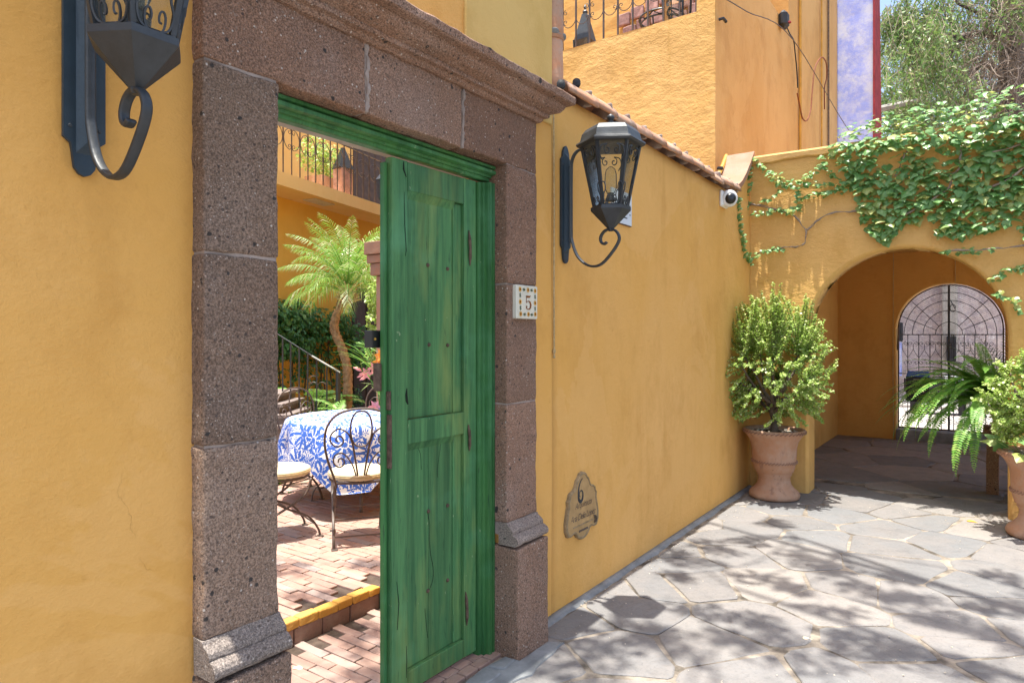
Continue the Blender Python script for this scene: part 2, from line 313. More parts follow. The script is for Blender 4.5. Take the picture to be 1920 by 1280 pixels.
# ------------------------------------------------------------------ mesh toolkit
class MB:
    def __init__(s): s.v = []; s.f = []; s.uv = None
    def add(s, vs, fs):
        o = len(s.v); s.v += [tuple(v) for v in vs]; s.f += [tuple(i + o for i in f) for f in fs]; return s
    def box(s, a, b):
        x0, y0, z0 = [min(p, q) for p, q in zip(a, b)]; x1, y1, z1 = [max(p, q) for p, q in zip(a, b)]
        return s.add([(x0,y0,z0),(x1,y0,z0),(x1,y1,z0),(x0,y1,z0),(x0,y0,z1),(x1,y0,z1),(x1,y1,z1),(x0,y1,z1)],
                     [(0,3,2,1),(4,5,6,7),(0,1,5,4),(1,2,6,5),(2,3,7,6),(3,0,4,7)])
    def bbox(s, a, b, bev=.004, m=None):      # box with chamfered edges
        lo = Vector([min(p, q) for p, q in zip(a, b)]); hi = Vector([max(p, q) for p, q in zip(a, b)])
        bev = min(bev, .45 * min(hi - lo)); vs = []; ids = {}
        for sx in (0, 1):
            for sy in (0, 1):
                for sz in (0, 1):
                    c = Vector((hi.x if sx else lo.x, hi.y if sy else lo.y, hi.z if sz else lo.z)); d = Vector((-1 if sx else 1, -1 if sy else 1, -1 if sz else 1)) * bev
                    for ax in range(3):
                        q = Vector([c[i] + (d[i] if i != ax else 0) for i in range(3)]); ids[(sx, sy, sz, ax)] = len(vs); vs.append(m @ q if m else q)
        fs = []
        for ax in range(3):
            o1, o2 = [(1, 2), (2, 0), (0, 1)][ax]
            for sg in (0, 1):
                k = []
                for p, q in ((0, 0), (1, 0), (1, 1), (0, 1)):
                    t = [0, 0, 0]; t[ax] = sg; t[o1] = p; t[o2] = q; k.append(ids[(*t, ax)])
                fs.append(tuple(k if sg else k[::-1]))
        for ax in range(3):
            o1, o2 = [(1, 2), (2, 0), (0, 1)][ax]
            for p in (0, 1):
                for q in (0, 1):
                    t0 = [0, 0, 0]; t0[o1] = p; t0[o2] = q; t1 = list(t0); t1[ax] = 1
                    k = [ids[(*t0, o1)], ids[(*t1, o1)], ids[(*t1, o2)], ids[(*t0, o2)]]
                    fs.append(tuple(k if p == q else k[::-1]))
        for sx in (0, 1):
            for sy in (0, 1):
                for sz in (0, 1):
                    k = [ids[(sx, sy, sz, a_)] for a_ in range(3)]; fs.append(tuple(k if (sx + sy + sz) % 2 else k[::-1]))
        return s.add(vs, fs)
    def tube(s, path, r, n=6, cap=True, flat=None):
        P = [Vector(p) for p in path]; rs = r if isinstance(r, (list, tuple)) else [r] * len(P)
        o = len(s.v); up = None
        for i, p in enumerate(P):
            t = (P[min(i + 1, len(P) - 1)] - P[max(i - 1, 0)])
            t = t.normalized() if t.length > 1e-9 else Vector((0, 0, 1))
            if up is None: up = t.orthogonal().normalized()
            up = (up - t * up.dot(t)); up = up.normalized() if up.length > 1e-6 else t.orthogonal().normalized()
            w = t.cross(up)
            for k in range(n):
                a = 2 * PI * k / n; s.v.append(tuple(p + (up * math.cos(a) + w * math.sin(a)) * rs[i]))
        for i in range(len(P) - 1):
            for k in range(n):
                a = o + i * n + k; b = o + i * n + (k + 1) % n; s.f.append((a, b, b + n, a + n))
        if cap:
            s.f.append(tuple(o + k for k in reversed(range(n)))); e = o + (len(P) - 1) * n; s.f.append(tuple(e + k for k in range(n)))
        return s
    def ribbon(s, path, side, w, t):          # flat bar: width w along 'side', thickness t in the bend plane
        P = [Vector(p) for p in path]; side = Vector(side).normalized(); o = len(s.v)
        for i, p in enumerate(P):
            tg = (P[min(i + 1, len(P) - 1)] - P[max(i - 1, 0)]).normalized(); nn = tg.cross(side).normalized()
            for a, b in ((-.5, -.3), (-.3, -.5), (.3, -.5), (.5, -.3), (.5, .3), (.3, .5), (-.3, .5), (-.5, .3)): s.v.append(tuple(p + side * w * a + nn * t * b))
        n = 8
        for i in range(len(P) - 1):
            for k in range(n):
                a = o + i * n + k; b = o + i * n + (k + 1) % n; s.f.append((a, b, b + n, a + n))
        s.f.append(tuple(o + k for k in reversed(range(n)))); e = o + (len(P) - 1) * n; s.f.append(tuple(e + k for k in range(n)))
        return s
    def lathe(s, prof, c=(0, 0, 0), n=24, rot=0., fn=None):
        o = len(s.v)
        for (r, z) in prof:
            for k in range(n):
                a = 2 * PI * k / n + rot; rr = r * (fn(a, z) if fn else 1)
                s.v.append((c[0] + rr * math.cos(a), c[1] + rr * math.sin(a), c[2] + z))
        for i in range(len(prof) - 1):
            for k in range(n):
                a = o + i * n + k; b = o + i * n + (k + 1) % n; s.f.append((a, b, b + n, a + n))
        s.f.append(tuple(o + k for k in reversed(range(n)))); e = o + (len(prof) - 1) * n; s.f.append(tuple(e + k for k in range(n)))
        return s
    def prism(s, poly, fn, d0, d1):           # 2D polygon -> fn(u,v,d)
        n = len(poly); vs = [fn(u, v, d0) for u, v in poly] + [fn(u, v, d1) for u, v in poly]
        return s.add(vs, [tuple(range(n))[::-1], tuple(range(n, 2 * n))] + [(i, (i + 1) % n, (i + 1) % n + n, i + n) for i in range(n)])
    def rock(s, a, b, div=.035, bev=.01, amp=.003, freq=14, seed=0):   # rounded, slightly uneven block
        lo = Vector([min(p, q) for p, q in zip(a, b)]); L = Vector([abs(p - q) for p, q in zip(a, b)])
        ax = []
        for i in range(3):
            n = max(1, min(40, round((L[i] - 2 * bev) / div))); inner = [bev + (L[i] - 2 * bev) * k / n for k in range(n + 1)]
            ax.append([0, bev * .35] + inner + [L[i] - bev * .35, L[i]])
        ids = {}; vs = []; fs = []
        def vid(i, j, k):
            key = (i, j, k)
            if key in ids: return ids[key]
            p = Vector((ax[0][i], ax[1][j], ax[2][k])); q = Vector([min(max(p[m], bev), L[m] - bev) for m in range(3)]); d = p - q
            if d.length > 1e-9: p = q + d.normalized() * bev
            w = lo + p; w += Vector(mnoise.noise_vector(w * freq + Vector((seed, 0, 0)))) * amp + Vector(mnoise.noise_vector(w * freq * .25)) * amp
            ids[key] = len(vs); vs.append(w); return ids[key]
        N = [len(q) - 1 for q in ax]
        for j in range(N[1]):
            for k in range(N[2]):
                fs.append((vid(0,j,k), vid(0,j,k+1), vid(0,j+1,k+1), vid(0,j+1,k))); fs.append((vid(N[0],j,k), vid(N[0],j+1,k), vid(N[0],j+1,k+1), vid(N[0],j,k+1)))
        for i in range(N[0]):
            for k in range(N[2]):
                fs.append((vid(i,0,k), vid(i+1,0,k), vid(i+1,0,k+1), vid(i,0,k+1))); fs.append((vid(i,N[1],k), vid(i,N[1],k+1), vid(i+1,N[1],k+1), vid(i+1,N[1],k)))
        for i in range(N[0]):
            for j in range(N[1]):
                fs.append((vid(i,j,0), vid(i,j+1,0), vid(i+1,j+1,0), vid(i+1,j,0))); fs.append((vid(i,j,N[2]), vid(i+1,j,N[2]), vid(i+1,j+1,N[2]), vid(i,j+1,N[2])))
        return s.add(vs, fs)

def rootloc(o):
    while o.parent: o = o.parent
    return o.location.copy()
def mesh_of(name, mb, mat, off=Vector((0, 0, 0)), smooth=False):
    me = bpy.data.meshes.new(name)
    me.from_pydata([(v[0] - off[0], v[1] - off[1], v[2] - off[2]) for v in mb.v], [], mb.f)
    if mb.uv:
        ul = me.uv_layers.new(name="UVMap")
        for l in me.loops: ul.data[l.index].uv = mb.uv[l.vertex_index]
    me.materials.append(M[mat] if isinstance(mat, str) else mat)
    if smooth: me.polygons.foreach_set("use_smooth", [True] * len(me.polygons))
    me.update(); return me
def tagit(o, label=None, cat=None, group=None, kind=None):
    if label: o['label'] = label
    if cat: o['category'] = cat
    if group: o['group'] = group
    if kind: o['kind'] = kind
    return o
def part(name, mb, mat, parent, smooth=False, label=None, kind=None):
    off = rootloc(parent) if parent else Vector((0, 0, 0))
    o = bpy.data.objects.new(name, mesh_of(name, mb, mat, off, smooth)); COL.objects.link(o)
    if parent: o.parent = parent
    return tagit(o, label, None, None, kind)
def solo(name, mb, mat, label, cat, group=None, smooth=False, kind=None):
    if mb.v: c = Vector(mb.v[0])
    o = bpy.data.objects.new(name, mesh_of(name, mb, mat, Vector((0, 0, 0)), smooth)); COL.objects.link(o)
    return tagit(o, label, cat, group, kind)
def struct(name, mb, mat, kind='structure', parent=None, smooth=False, label=None):
    o = bpy.data.objects.new(name, mesh_of(name, mb, mat, Vector((0, 0, 0)), smooth)); COL.objects.link(o)
    if parent: o.parent = parent
    if not parent: o['kind'] = kind
    if label: o['label'] = label
    return o
def thing(name, label, cat, loc=(0, 0, 0), group=None):
    o = bpy.data.objects.new(name, None); COL.objects.link(o); o.location = loc; o.empty_display_size = .1
    return tagit(o, label, cat, group)
def piece(name, me, parent, mat4):           # shared-mesh piece placed by world matrix (root unrotated)
    o = bpy.data.objects.new(name, me); COL.objects.link(o); o.parent = parent
    m = Matrix.Translation(-rootloc(parent)) @ mat4; o.matrix_local = m; return o
def dup(o, loc=None, rotz=None, label=None, parent=None):
    c = o.copy(); COL.objects.link(c)
    if parent is not None: c.parent = parent
    if loc is not None: c.location = loc
    if rotz is not None: c.rotation_euler = (0, 0, rotz)
    if label: c['label'] = label
    for ch in [q for q in ALL(o)]: dup(ch, parent=c)
    return c
def ALL(o): return [q for q in bpy.data.objects if q.parent == o]
def smoothpath(pts, n=6):
    P = [Vector(p) for p in pts]; out = []
    for i in range(len(P) - 1):
        p0 = P[max(i - 1, 0)]; p1 = P[i]; p2 = P[i + 1]; p3 = P[min(i + 2, len(P) - 1)]
        for k in range(n):
            t = k / n; out.append(.5 * ((2 * p1) + (p2 - p0) * t + (2 * p0 - 5 * p1 + 4 * p2 - p3) * t * t + (3 * p1 - p0 - 3 * p2 + p3) * t ** 3))
    out.append(P[-1]); return out
def spiral2(c, r, a0, turns, n=18, sgn=1, k=.12):
    return [(c[0] + r * (1 - (1 - k) * i / n) * math.cos(a0 + sgn * turns * 2 * PI * i / n), c[1] + r * (1 - (1 - k) * i / n) * math.sin(a0 + sgn * turns * 2 * PI * i / n)) for i in range(n + 1)]

# =================================================================== GROUND
g = MB(); g.box((-60, -40, -.6), (60, 90, -.09)); struct('ground', g, 'mortar_floor')
# alley pavement: mortar bed with irregular flagstones
struct('added_bounce_court', MB().box((1.66, 7.95, -.08), (7, 12.05, .0)), 'pale_pave')  # unseen pale ground, added outside the side opening to bring light in
g = MB(); g.box((-2.02, -1.5, -.08), (3.4, 7.9, -.004)); g.box((-2.03, 7.9, -.08), (1.5, 11.82, -.004))
pave = struct('pavement', g, 'mortar_floor')
seeds = []
for zx, zy in [(430,1080),(840,1060),(965,1000),(530,955),(575,855),(760,845),(700,785),(860,690),(1000,850),(1095,745),(925,610),(1190,690),(1250,612),(1350,575),(1600,635),(1640,712),(1470,790),(1330,880),(1240,930),(1480,905),(1890,825),(1780,872),(1880,935),(1420,1085),(1680,1010),(1000,1175),(1220,1180),(1530,1175),(1770,1090),(1880,760),(1740,660),(1860,1140),(660,650),(760,640),(1050,590),(1480,600),(330,1000),(230,1110),(480,860),(660,740)]:
    p = onZ(900 + zx / 1.882, 640 + zy / 1.882); seeds.append((p.x, p.y))
rs = random.Random(11)
def far_enough(p, d): return all((p[0] - q[0]) ** 2 + (p[1] - q[1]) ** 2 > d * d for q in seeds)
tries = 0
while tries < 9000:
    tries += 1
    p = (rs.uniform(-2.1, 3.5), rs.uniform(-1.5, 11.8))
    d = rs.choice((.42, .56, .7)) if tries < 6000 else .38
    vis = p[1] > 2.2 and p[1] < 7.4 and -1.9 < p[0] < .5
    if vis: d = max(d, .40)
    if p[1] > 7.8: d = max(d, .6)
    if far_enough(p, d): seeds.append(p)
def clip(poly, n, c):
    out = []
    for i in range(len(poly)):
        a = poly[i]; b = poly[(i + 1) % len(poly)]; da = a[0] * n[0] + a[1] * n[1] - c; db = b[0] * n[0] + b[1] * n[1] - c
        if da <= 0: out.append(a)
        if (da < 0 < db) or (db < 0 < da): t = da / (da - db); out.append((a[0] + (b[0] - a[0]) * t, a[1] + (b[1] - a[1]) * t))
    return out
def pnoise(x, y, f, s=0.): return mnoise.noise(Vector((x * f, y * f, s)))
def flagstone(k, sd, xlo, xhi, ylo, yhi):
    poly = [(xlo, ylo), (xhi, ylo), (xhi, yhi), (xlo, yhi)]
    for j, q in enumerate(seeds):
        if j == k: continue
        dx, dy = q[0] - sd[0], q[1] - sd[1]; dd = math.hypot(dx, dy)
        if dd > 2.6: continue
        poly = clip(poly, (dx / dd, dy / dd), ((sd[0] + q[0]) / 2 * dx + (sd[1] + q[1]) / 2 * dy) / dd - .0065)
        if len(poly) < 3: return None
    pts = []
    for i in range(len(poly)):
        a = poly[i]; b = poly[(i + 1) % len(poly)]; L = math.hypot(b[0] - a[0], b[1] - a[1])
        if L < .02: continue
        m = max(1, min(7, int(L / .09)))
        for q in range(m):
            t = q / m
            if q == 0: t = min(.5, rs.uniform(.01, .05) / L)
            pts.append((a[0] + (b[0] - a[0]) * t, a[1] + (b[1] - a[1]) * t))
        t = 1 - min(.4, rs.uniform(.01, .05) / L); pts.append((a[0] + (b[0] - a[0]) * t, a[1] + (b[1] - a[1]) * t))
    if len(pts) < 4: return None
    cx = sum(p[0] for p in pts) / len(pts); cy = sum(p[1] for p in pts) / len(pts)
    P = []
    for (x, y) in pts:
        sh = .028 * max(-.2, pnoise(x, y, 1.7, 2.2) + .08) + .014 * pnoise(x, y, 5, k) + .006 * pnoise(x, y, 22, 3.3); d = math.hypot(x - cx, y - cy) + 1e-6
        P.append((x - (x - cx) / d * sh, y - (y - cy) / d * sh))
    h = rs.uniform(-.002, .005); tx, ty = rs.uniform(-.008, .008), rs.uniform(-.008, .008); n = len(P)
    vs = [(x, y, -.03) for x, y in P] + [(x, y, h - .004 + (x - cx) * tx + (y - cy) * ty) for x, y in P]
    vs += [(x - (x - cx) * .03, y - (y - cy) * .03, h + (x - cx) * tx + (y - cy) * ty) for x, y in P]
    fs = [(i, (i + 1) % n, (i + 1) % n + n, i + n) for i in range(n)] + [(i + n, (i + 1) % n + n, (i + 1) % n + 2 * n, i + 2 * n) for i in range(n)] + [tuple(range(2 * n, 3 * n))]
    return vs, fs
cnt = 0
far_mb = MB()
order = sorted(range(len(seeds)), key=lambda k: (seeds[k][0] + .8) ** 2 + (seeds[k][1] - 4.5) ** 2)
for k in order:
    sd = seeds[k]; inside = sd[1] > 7.85
    r_ = flagstone(k, sd, -1.965 if not inside else -2.0, 3.35 if not inside else 1.35, -1.45, 7.86 if not inside else 11.66) if not inside else flagstone(k, sd, -2.0, 1.35, 7.86, 11.66)
    if not r_: continue
    cnt += 1
    if cnt <= 290: part('paving_stone', MB().add(*r_), 'flag', pave)
    else: far_mb.add(*r_)
if far_mb.v: part('paving_stones', far_mb, 'flag', pave, kind='stuff')
# cement fillet along the foot of the wall
def wallx(y): return -2.015 - .0128 * max(0, y - 2.9)
g = MB(); N = 60; vs = []; fs = []
for i in range(N + 1):
    y = 2.96 + (7.18 - 2.96) * i / N; w = .042 + .022 * pnoise(y, 0, 2.5) + .012 * pnoise(y, 0, 11)
    vs += [(wallx(y) + .001, y, -.02), (wallx(y) + .001, y, .022), (wallx(y) + w * .5, y, .012), (wallx(y) + w, y, .004), (wallx(y) + w + .01, y, -.02)]
for i in range(N):
    for j in range(4): a = i * 5 + j; fs.append((a, a + 5, a + 6, a + 1))
part('cement_fillet', g.add(vs, fs), 'cement', pave, smooth=True)
def blob_slab(pts, z0, z1, amp=.01, inset=.03, sub=5, seed=0):
    P = []
    for i in range(len(pts)):
        a = pts[i]; b = pts[(i + 1) % len(pts)]
        for q in range(sub):
            t = q / sub; x = a[0] + (b[0] - a[0]) * t; y = a[1] + (b[1] - a[1]) * t
            P.append((x + amp * pnoise(x, y, 9, seed), y + amp * pnoise(x, y, 9, seed + 5)))
    n = len(P); cx = sum(p[0] for p in P) / n; cy = sum(p[1] for p in P) / n
    vs = [(x, y, z0) for x, y in P] + [(x, y, z1 - .006) for x, y in P] + [(x - (x - cx) * inset, y - (y - cy) * inset, z1) for x, y in P]
    return MB().add(vs, [(i, (i + 1) % n, (i + 1) % n + n, i + n) for i in range(n)] + [(i + n, (i + 1) % n + n, (i + 1) % n + 2 * n, i + 2 * n) for i in range(n)] + [tuple(range(2 * n, 3 * n))])
part('cement_patch', blob_slab([(-1.965, 1.9), (-1.96, 2.66), (-1.87, 2.68), (-1.86, 2.95), (-1.80, 2.98), (-1.76, 2.6), (-1.84, 2.2), (-1.82, 1.9)], -.03, .009, .02), 'cement', pave)
for j, pl in enumerate([[(-1.93, 2.12), (-1.93, 2.3), (-1.86, 2.28), (-1.86, 2.1)], [(-1.95, 2.34), (-1.95, 2.5), (-1.87, 2.52), (-1.86, 2.32)], [(-1.945, 2.53), (-1.945, 2.655), (-1.89, 2.66), (-1.88, 2.55)]]):
    part('cement_patch', blob_slab(pl, -.02, .018, .02, .1, 4, j), 'cement', pave)
# threshold bricks under the door
entry = MB(); entry.box((-2.93, .95, -.08), (-1.975, 2.75, -.012)); entry_o = struct('entrance_floor', entry, 'dark_joint')
for i in range(13):
    for j in range(2):
        y = 1.42 + i * .098; x = -1.985 - j * .062
        part('paver', MB().rock((x - .058, y + (.03 if j else 0), -.02), (x, y + .092 + (.03 if j else 0), .012 + rs.uniform(-.003, .003)), .05, .005, .002, 14, i), 'brick', entry_o)
# clay pavers: entrance level and courtyard level
court = MB(); court.box((-14.5, -1, -.07), (-2.945, 14, .105)); court.box((-2.945, 2.755, -.07), (-2.28, 14, .105))
court_o = struct('courtyard_floor', court, 'dark_joint')
def meshbrick(L, W, H, seed): return mesh_of('paver', MB().rock((-L / 2, -W / 2, -H), (L / 2, W / 2, 0), .12, .005, .002, 20, seed), 'brick')
BR = [meshbrick(.234, .0575, .03, s) for s in (1, 4, 9)]
def lay(x0, x1, y0, y1, z, parent, visible, limit, farmb):
    rows = int((y1 - y0) / .0615); n = 0
    cells = []
    for r_ in range(rows):
        y = y0 + .03 + r_ * .0615; off = (0, .12, .06, .18)[r_ % 4] + rs.uniform(-.02, .02); x = x1 - .12 + off
        while x > x0 + .05:
            if x + .117 <= x1 + .012: cells.append((x, y))
            x -= .24
    cells = [c for c in cells if visible(*c[:2])]
    cells.sort(key=lambda c: math.hypot(c[0], c[1]))
    for i, c in enumerate(cells):
        m4 = Matrix.Translation((c[0] + rs.uniform(-.002, .002), c[1] + rs.uniform(-.002, .002), z + rs.uniform(-.003, .0025))) @ Matrix.Rotation(rs.uniform(-.015, .015), 4, 'Z') @ Matrix.Rotation(rs.uniform(-.01, .01), 4, 'X')
        if len(c) == 3: m4 = m4 @ Matrix.Diagonal((.47, 1, 1, 1))
        if i < limit: piece('paver', rs.choice(BR), parent, m4)
        else:
            l = .117; b = MB().bbox((-l, -.0285, -.03), (l, .0285, 0), .004, m4); farmb.add(b.v, b.f)
def vis_wedge(x, y):   # between door jamb and leaf as the lens (or one a step aside) sees it
    return -2.2 < x / max(y, .01) < -.6
fm = MB(); lay(-2.93, -2.11, 1.1, 2.75, 0.0, entry_o, lambda x, y: True, 200, fm)
if fm.v: part('pavers', fm, 'brick_isl', entry_o, kind='stuff')
fm = MB(); lay(-8.6, -2.96, 1.2, 7.6, .12, court_o, lambda x, y: vis_wedge(x, y), 290, fm)
part('pavers', fm, 'brick_isl', court_o, kind='stuff')
# painted step edge: nosing bricks and riser bricks
step = thing('brick_step', 'low brick step with a chipped yellow painted edge inside the doorway', 'step', (-2.93, 1.9, 0))
y = 1.15; k = 0
while y < 2.70:
    l = rs.uniform(.09, .13) if y < 2.58 else 2.745 - y
    part('edge_brick', MB().rock((-2.99, y + .002, .078), (-2.925 + rs.uniform(-.003, .004), y + l - .003, .124 + rs.uniform(-.002, .003)), .04, .008, .004, 18, k), 'yellow_edge', step); y += l; k += 1
y = 1.15
while y < 2.73:
    l = min(rs.uniform(.17, .23), 2.742 - y)
    if l < .04: break
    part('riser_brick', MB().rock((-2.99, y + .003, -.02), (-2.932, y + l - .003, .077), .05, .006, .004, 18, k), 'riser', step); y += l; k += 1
x = -2.925
while x < -2.3:
    l = min(rs.uniform(.09, .13), -2.28 - x)
    if l < .03: break
    part('edge_brick', MB().rock((x + .002, 2.745, .078), (x + l - .003, 2.80, .124), .04, .008, .004, 18, k), 'yellow_edge', step)
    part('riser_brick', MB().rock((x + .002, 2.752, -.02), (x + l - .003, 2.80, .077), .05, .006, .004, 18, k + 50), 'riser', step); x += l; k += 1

# =================================================================== LEFT WALLS
hw = thing('house_wall', 'tall smooth ochre plaster wall around the stone doorway', 'wall', (-2.14, .5, 0))
# front face as a gently uneven grid
def wall_grid(mb, fx, y0, y1, z0, z1, dy, dz, amp=.006, back=-.25, holes=()):
    ny = max(1, int((y1 - y0) / dy)); nz = max(1, int((z1 - z0) / dz)); vs = []; fs = []
    for i in range(ny + 1):
        for j in range(nz + 1):
            y = y0 + (y1 - y0) * i / ny; z = z0 + (z1 - z0) * j / nz
            vs.append((fx(y) + amp * (pnoise(y, z, .9, 1.7) + .5 * pnoise(y, z, 2.7, 4.1)), y, z))
    for i in range(ny):
        for j in range(nz): a = i * (nz + 1) + j; fs.append((a, a + nz + 1, a + nz + 2, a + 1))
    o = len(vs)
    vs += [(fx(y0) + back, y0, z0), (fx(y1) + back, y1, z0), (fx(y1) + back, y1, z1), (fx(y0) + back, y0, z1)]
    fs.append((o, o + 3, o + 2, o + 1))
    top = [i * (nz + 1) + nz for i in range(ny + 1)]; fs.append(tuple(top) + (o + 2, o + 3))
    fs.append(tuple([j for j in range(nz, -1, -1)]) + (o, o + 3)); fs.append(tuple(ny * (nz + 1) + j for j in range(nz + 1)) + (o + 2, o + 1))
    return mb.add(vs, fs)
part('wall', wall_grid(MB(), lambda y: -2.015, -3, 1.335, -.05, 5.2, .09, .12), 'ochre', hw, smooth=False)
part('wall', wall_grid(MB(), lambda y: -2.0155, 1.338, 2.70, 2.475, 5.2, .09, .12), 'ochre', hw)
part('wall', wall_grid(MB(), lambda y: -2.015, 2.703, 3.19, -.05, 5.2, .07, .12), 'ochre', hw)
part('pilaster', MB().bbox((-2.10, 2.42, 2.78), (-2.004, 3.185, 5.2), .006), 'ochre_olive', hw, label='olive tinted plaster strip above the cornice')
bw = thing('boundary_wall', 'lower ochre garden wall with clay tile coping beyond the doorway', 'wall', (-2.14, 5, 0))
part('wall', wall_grid(MB(), wallx, 3.193, 7.22, -.05, 2.99, .08, .09, .007), 'ochre', bw, smooth=True)
# swooping end of the wall
g = MB(); prof = []
for i in range(13):
    t = i / 12; prof.append((6.35 + .87 * t, 2.985 + .52 * t ** 1.7))
poly = prof + [(7.22, 2.9), (6.35, 2.9)]
g.prism(poly, lambda u, v, d: (wallx(u) + d, u, v), -.25, -.003); part('wall_swoop', g, 'ochre', bw)
def coping_tile(length, r0, r1, seed, arc=PI * 1.0, th=.016):
    mb = MB(); vs = []; fs = []; n = 9; m = 5
    for lay_ in (0, 1):
        for i in range(m + 1):
            t = i / m; r_ = r0 + (r1 - r0) * t - (th if lay_ else 0)
            for k in range(n + 1):
                a = (PI - arc) / 2 + arc * k / n; p = Vector((r_ * math.cos(a), length * t, r_ * math.sin(a)))
                p += Vector(mnoise.noise_vector(p * 11 + Vector((seed, 0, 0)))) * .004; vs.append(p)
    S = (m + 1) * (n + 1)
    for i in range(m):
        for k in range(n):
            a = i * (n + 1) + k; fs.append((a, a + 1, a + n + 2, a + n + 1)); fs.append((a + S, a + S + n + 1, a + S + n + 2, a + S + 1))
    for k in range(n):
        fs.append((k, k + S, k + 1 + S, k + 1)); a = m * (n + 1) + k; fs.append((a, a + 1, a + 1 + S, a + S))
    for i in range(m):
        a = i * (n + 1); fs.append((a, a + n + 1, a + n + 1 + S, a + S)); a += n; fs.append((a, a + S, a + n + 1 + S, a + n + 1))
    return mb.add(vs, fs)
CT = [mesh_of('coping_tile', coping_tile(.33, .086, .098, s), 'terracotta_tile', smooth=True) for s in (1, 5, 8, 13)]
y = 3.30; k = 0; mort = MB()
while y < 6.4:
    m4 = Matrix.Translation((wallx(y) - .02, y, 3.0 + .012 * math.sin(k * 1.9))) @ Matrix.Rotation(rs.uniform(-.035, .035), 4, 'Z') @ Matrix.Rotation(rs.uniform(-.03, .015), 4, 'X')
    piece('coping_tile', CT[k % 4], bw, m4); mort.rock((wallx(y) - .10, y + .262, 2.99), (wallx(y) + .052, y + .288, 3.09), .03, .012, .006, 30, k)
    y += .275; k += 1
part('coping_mortar', mort, 'mortar', bw)
# flat clay slab climbing the swoop
pr = [(6.38, 3.04), (6.5, 3.035), (6.62, 3.07), (6.78, 3.15), (6.93, 3.26), (7.08, 3.40), (7.2, 3.535)]
g = MB(); vs = []; fs = []
for i, (yy, zz) in enumerate(pr):
    for j in range(7):
        x = wallx(yy) + .045 - .30 * j / 6; vs.append((x + .008 * pnoise(yy, j, 7), yy, zz + .006 * pnoise(yy * 2, j, 3))); vs.append((x + .008 * pnoise(yy, j, 7), yy + .022, zz - .045))
for i in range(len(pr) - 1):
    for j in range(6):
        a = (i * 7 + j) * 2; fs.append((a, a + 14, a + 16, a + 2)); fs.append((a + 1, a + 3, a + 17, a + 15))
    a = i * 14; fs.append((a, a + 1, a + 15, a + 14)); a = i * 14 + 12; fs.append((a, a + 14, a + 15, a + 1))
L_ = (len(pr) - 1) * 14
for j in range(6): fs.append((j * 2, j * 2 + 2, j * 2 + 3, j * 2 + 1)); fs.append((L_ + j * 2, L_ + j * 2 + 1, L_ + j * 2 + 3, L_ + j * 2 + 2))
part('coping_slab', g.add(vs, fs), 'slab', bw)
# vertical tile edging on the end of the tall wall
z = 3.03; k = 0; mort = MB()
while z < 5.1:
    m4 = Matrix.Translation((-2.045, 3.245, z)) @ Matrix.Rotation(R(-90 + 52), 4, 'Z').to_4x4() @ Matrix.Rotation(R(90), 4, 'X')
    m4 = Matrix.Translation((-2.055, 3.245, z + .3)) @ Matrix(((0, 0, 1, 0), (1, 0, 0, 0), (0, -1, 0, 0), (0, 0, 0, 1))) @ Matrix.Diagonal((.78, 1, .78, 1))
    piece('edge_tile', CT[(k + 1) % 4], hw, m4); mort.rock((-2.06, 3.185, z + .262), (-1.982, 3.308, z + .30), .03, .02, .01, 30, k); z += .285; k += 1
part('edge_mortar', mort, 'cement', hw)
part('end_wall', MB().box((-2.265, 3.191, 2.95), (-2.04, 3.245, 5.2)), 'ochre', hw)

gr_ = MB(); rg = random.Random(51)
for _ in range(420):
    if rg.random() < .5: y = rg.uniform(2.9, 7.1); x = wallx(y) + .05 + abs(rg.gauss(0, .10))
    else: x, y = rg.uniform(-1.9, .6), rg.uniform(2.3, 7.1)
    w_ = rg.uniform(.0015, .0055); gr_.lathe([(w_ * .6, 0), (w_, w_ * .5), (w_ * .4, w_)], (x, y, .003), 5, rg.random())
solo('grit', gr_, 'gravel', 'scattered grit and crumbs lying on the flagstones', 'grit', kind='stuff')
# =================================================================== STONE DOORWAY
dw = thing('stone_doorway', 'carved brown volcanic stone doorway with moulded cornice and plinths', 'doorway', (-2.05, 2.02, 0))
k = 0
for (ya, yb, mt) in ((1.104, 1.369, 'cantera_grey'), (2.675, 2.945, 'cantera')):
    for (za, zb) in ((.664, 1.252), (1.258, 1.852), (1.858, 2.447)):
        part('jamb_stone', MB().rock((-2.2, ya, za), (-1.95, yb, zb), .028, .010, .004, 22, k), mt, dw, smooth=True); k += 1
    part('jamb_mortar', MB().box((-2.19, ya + .006, .6), (-1.957, yb - .006, 2.5)), 'mortar', dw)
    part('plinth_stone', MB().rock((-2.2, ya - .004, -.04), (-1.88, yb + .004, .548), .028, .010, .004, 22, k), mt, dw, smooth=True); k += 1
    # moulded base course
    prof = [(-.05, .668), (.0, .666), (.006, .655), (.028, .638), (.034, .630), (.036, .618), (.034, .612), (.046, .608), (.060, .600), (.067, .588), (.068, .575), (.062, .563), (.052, .557), (-.05, .556)]
    vs = []; fs = []; NY = 12
    for i in range(NY + 1):
        yy = ya - .004 + (yb - ya + .008) * i / NY
        for (d, zz) in prof:
            q = Vector((-1.95 + d, yy, zz)); q += Vector(mnoise.noise_vector(q * 20)) * .004; vs.append(q)
    n = len(prof)
    for i in range(NY):
        for j in range(n - 1): a = i * n + j; fs.append((a, a + n, a + n + 1, a + 1))
    fs.append(tuple(range(n))); fs.append(tuple(NY * n + j for j in reversed(range(n))))
    part('base_moulding', MB().add(vs, fs), 'cantera_lit', dw)
for (ya, yb) in ((1.104, 1.757), (1.771, 2.330), (2.341, 2.945)):
    part('lintel_stone', MB().rock((-2.2, ya, 2.452), (-1.952, yb, 2.73), .028, .010, .0045, 20, k), 'cantera', dw, smooth=True); k += 1
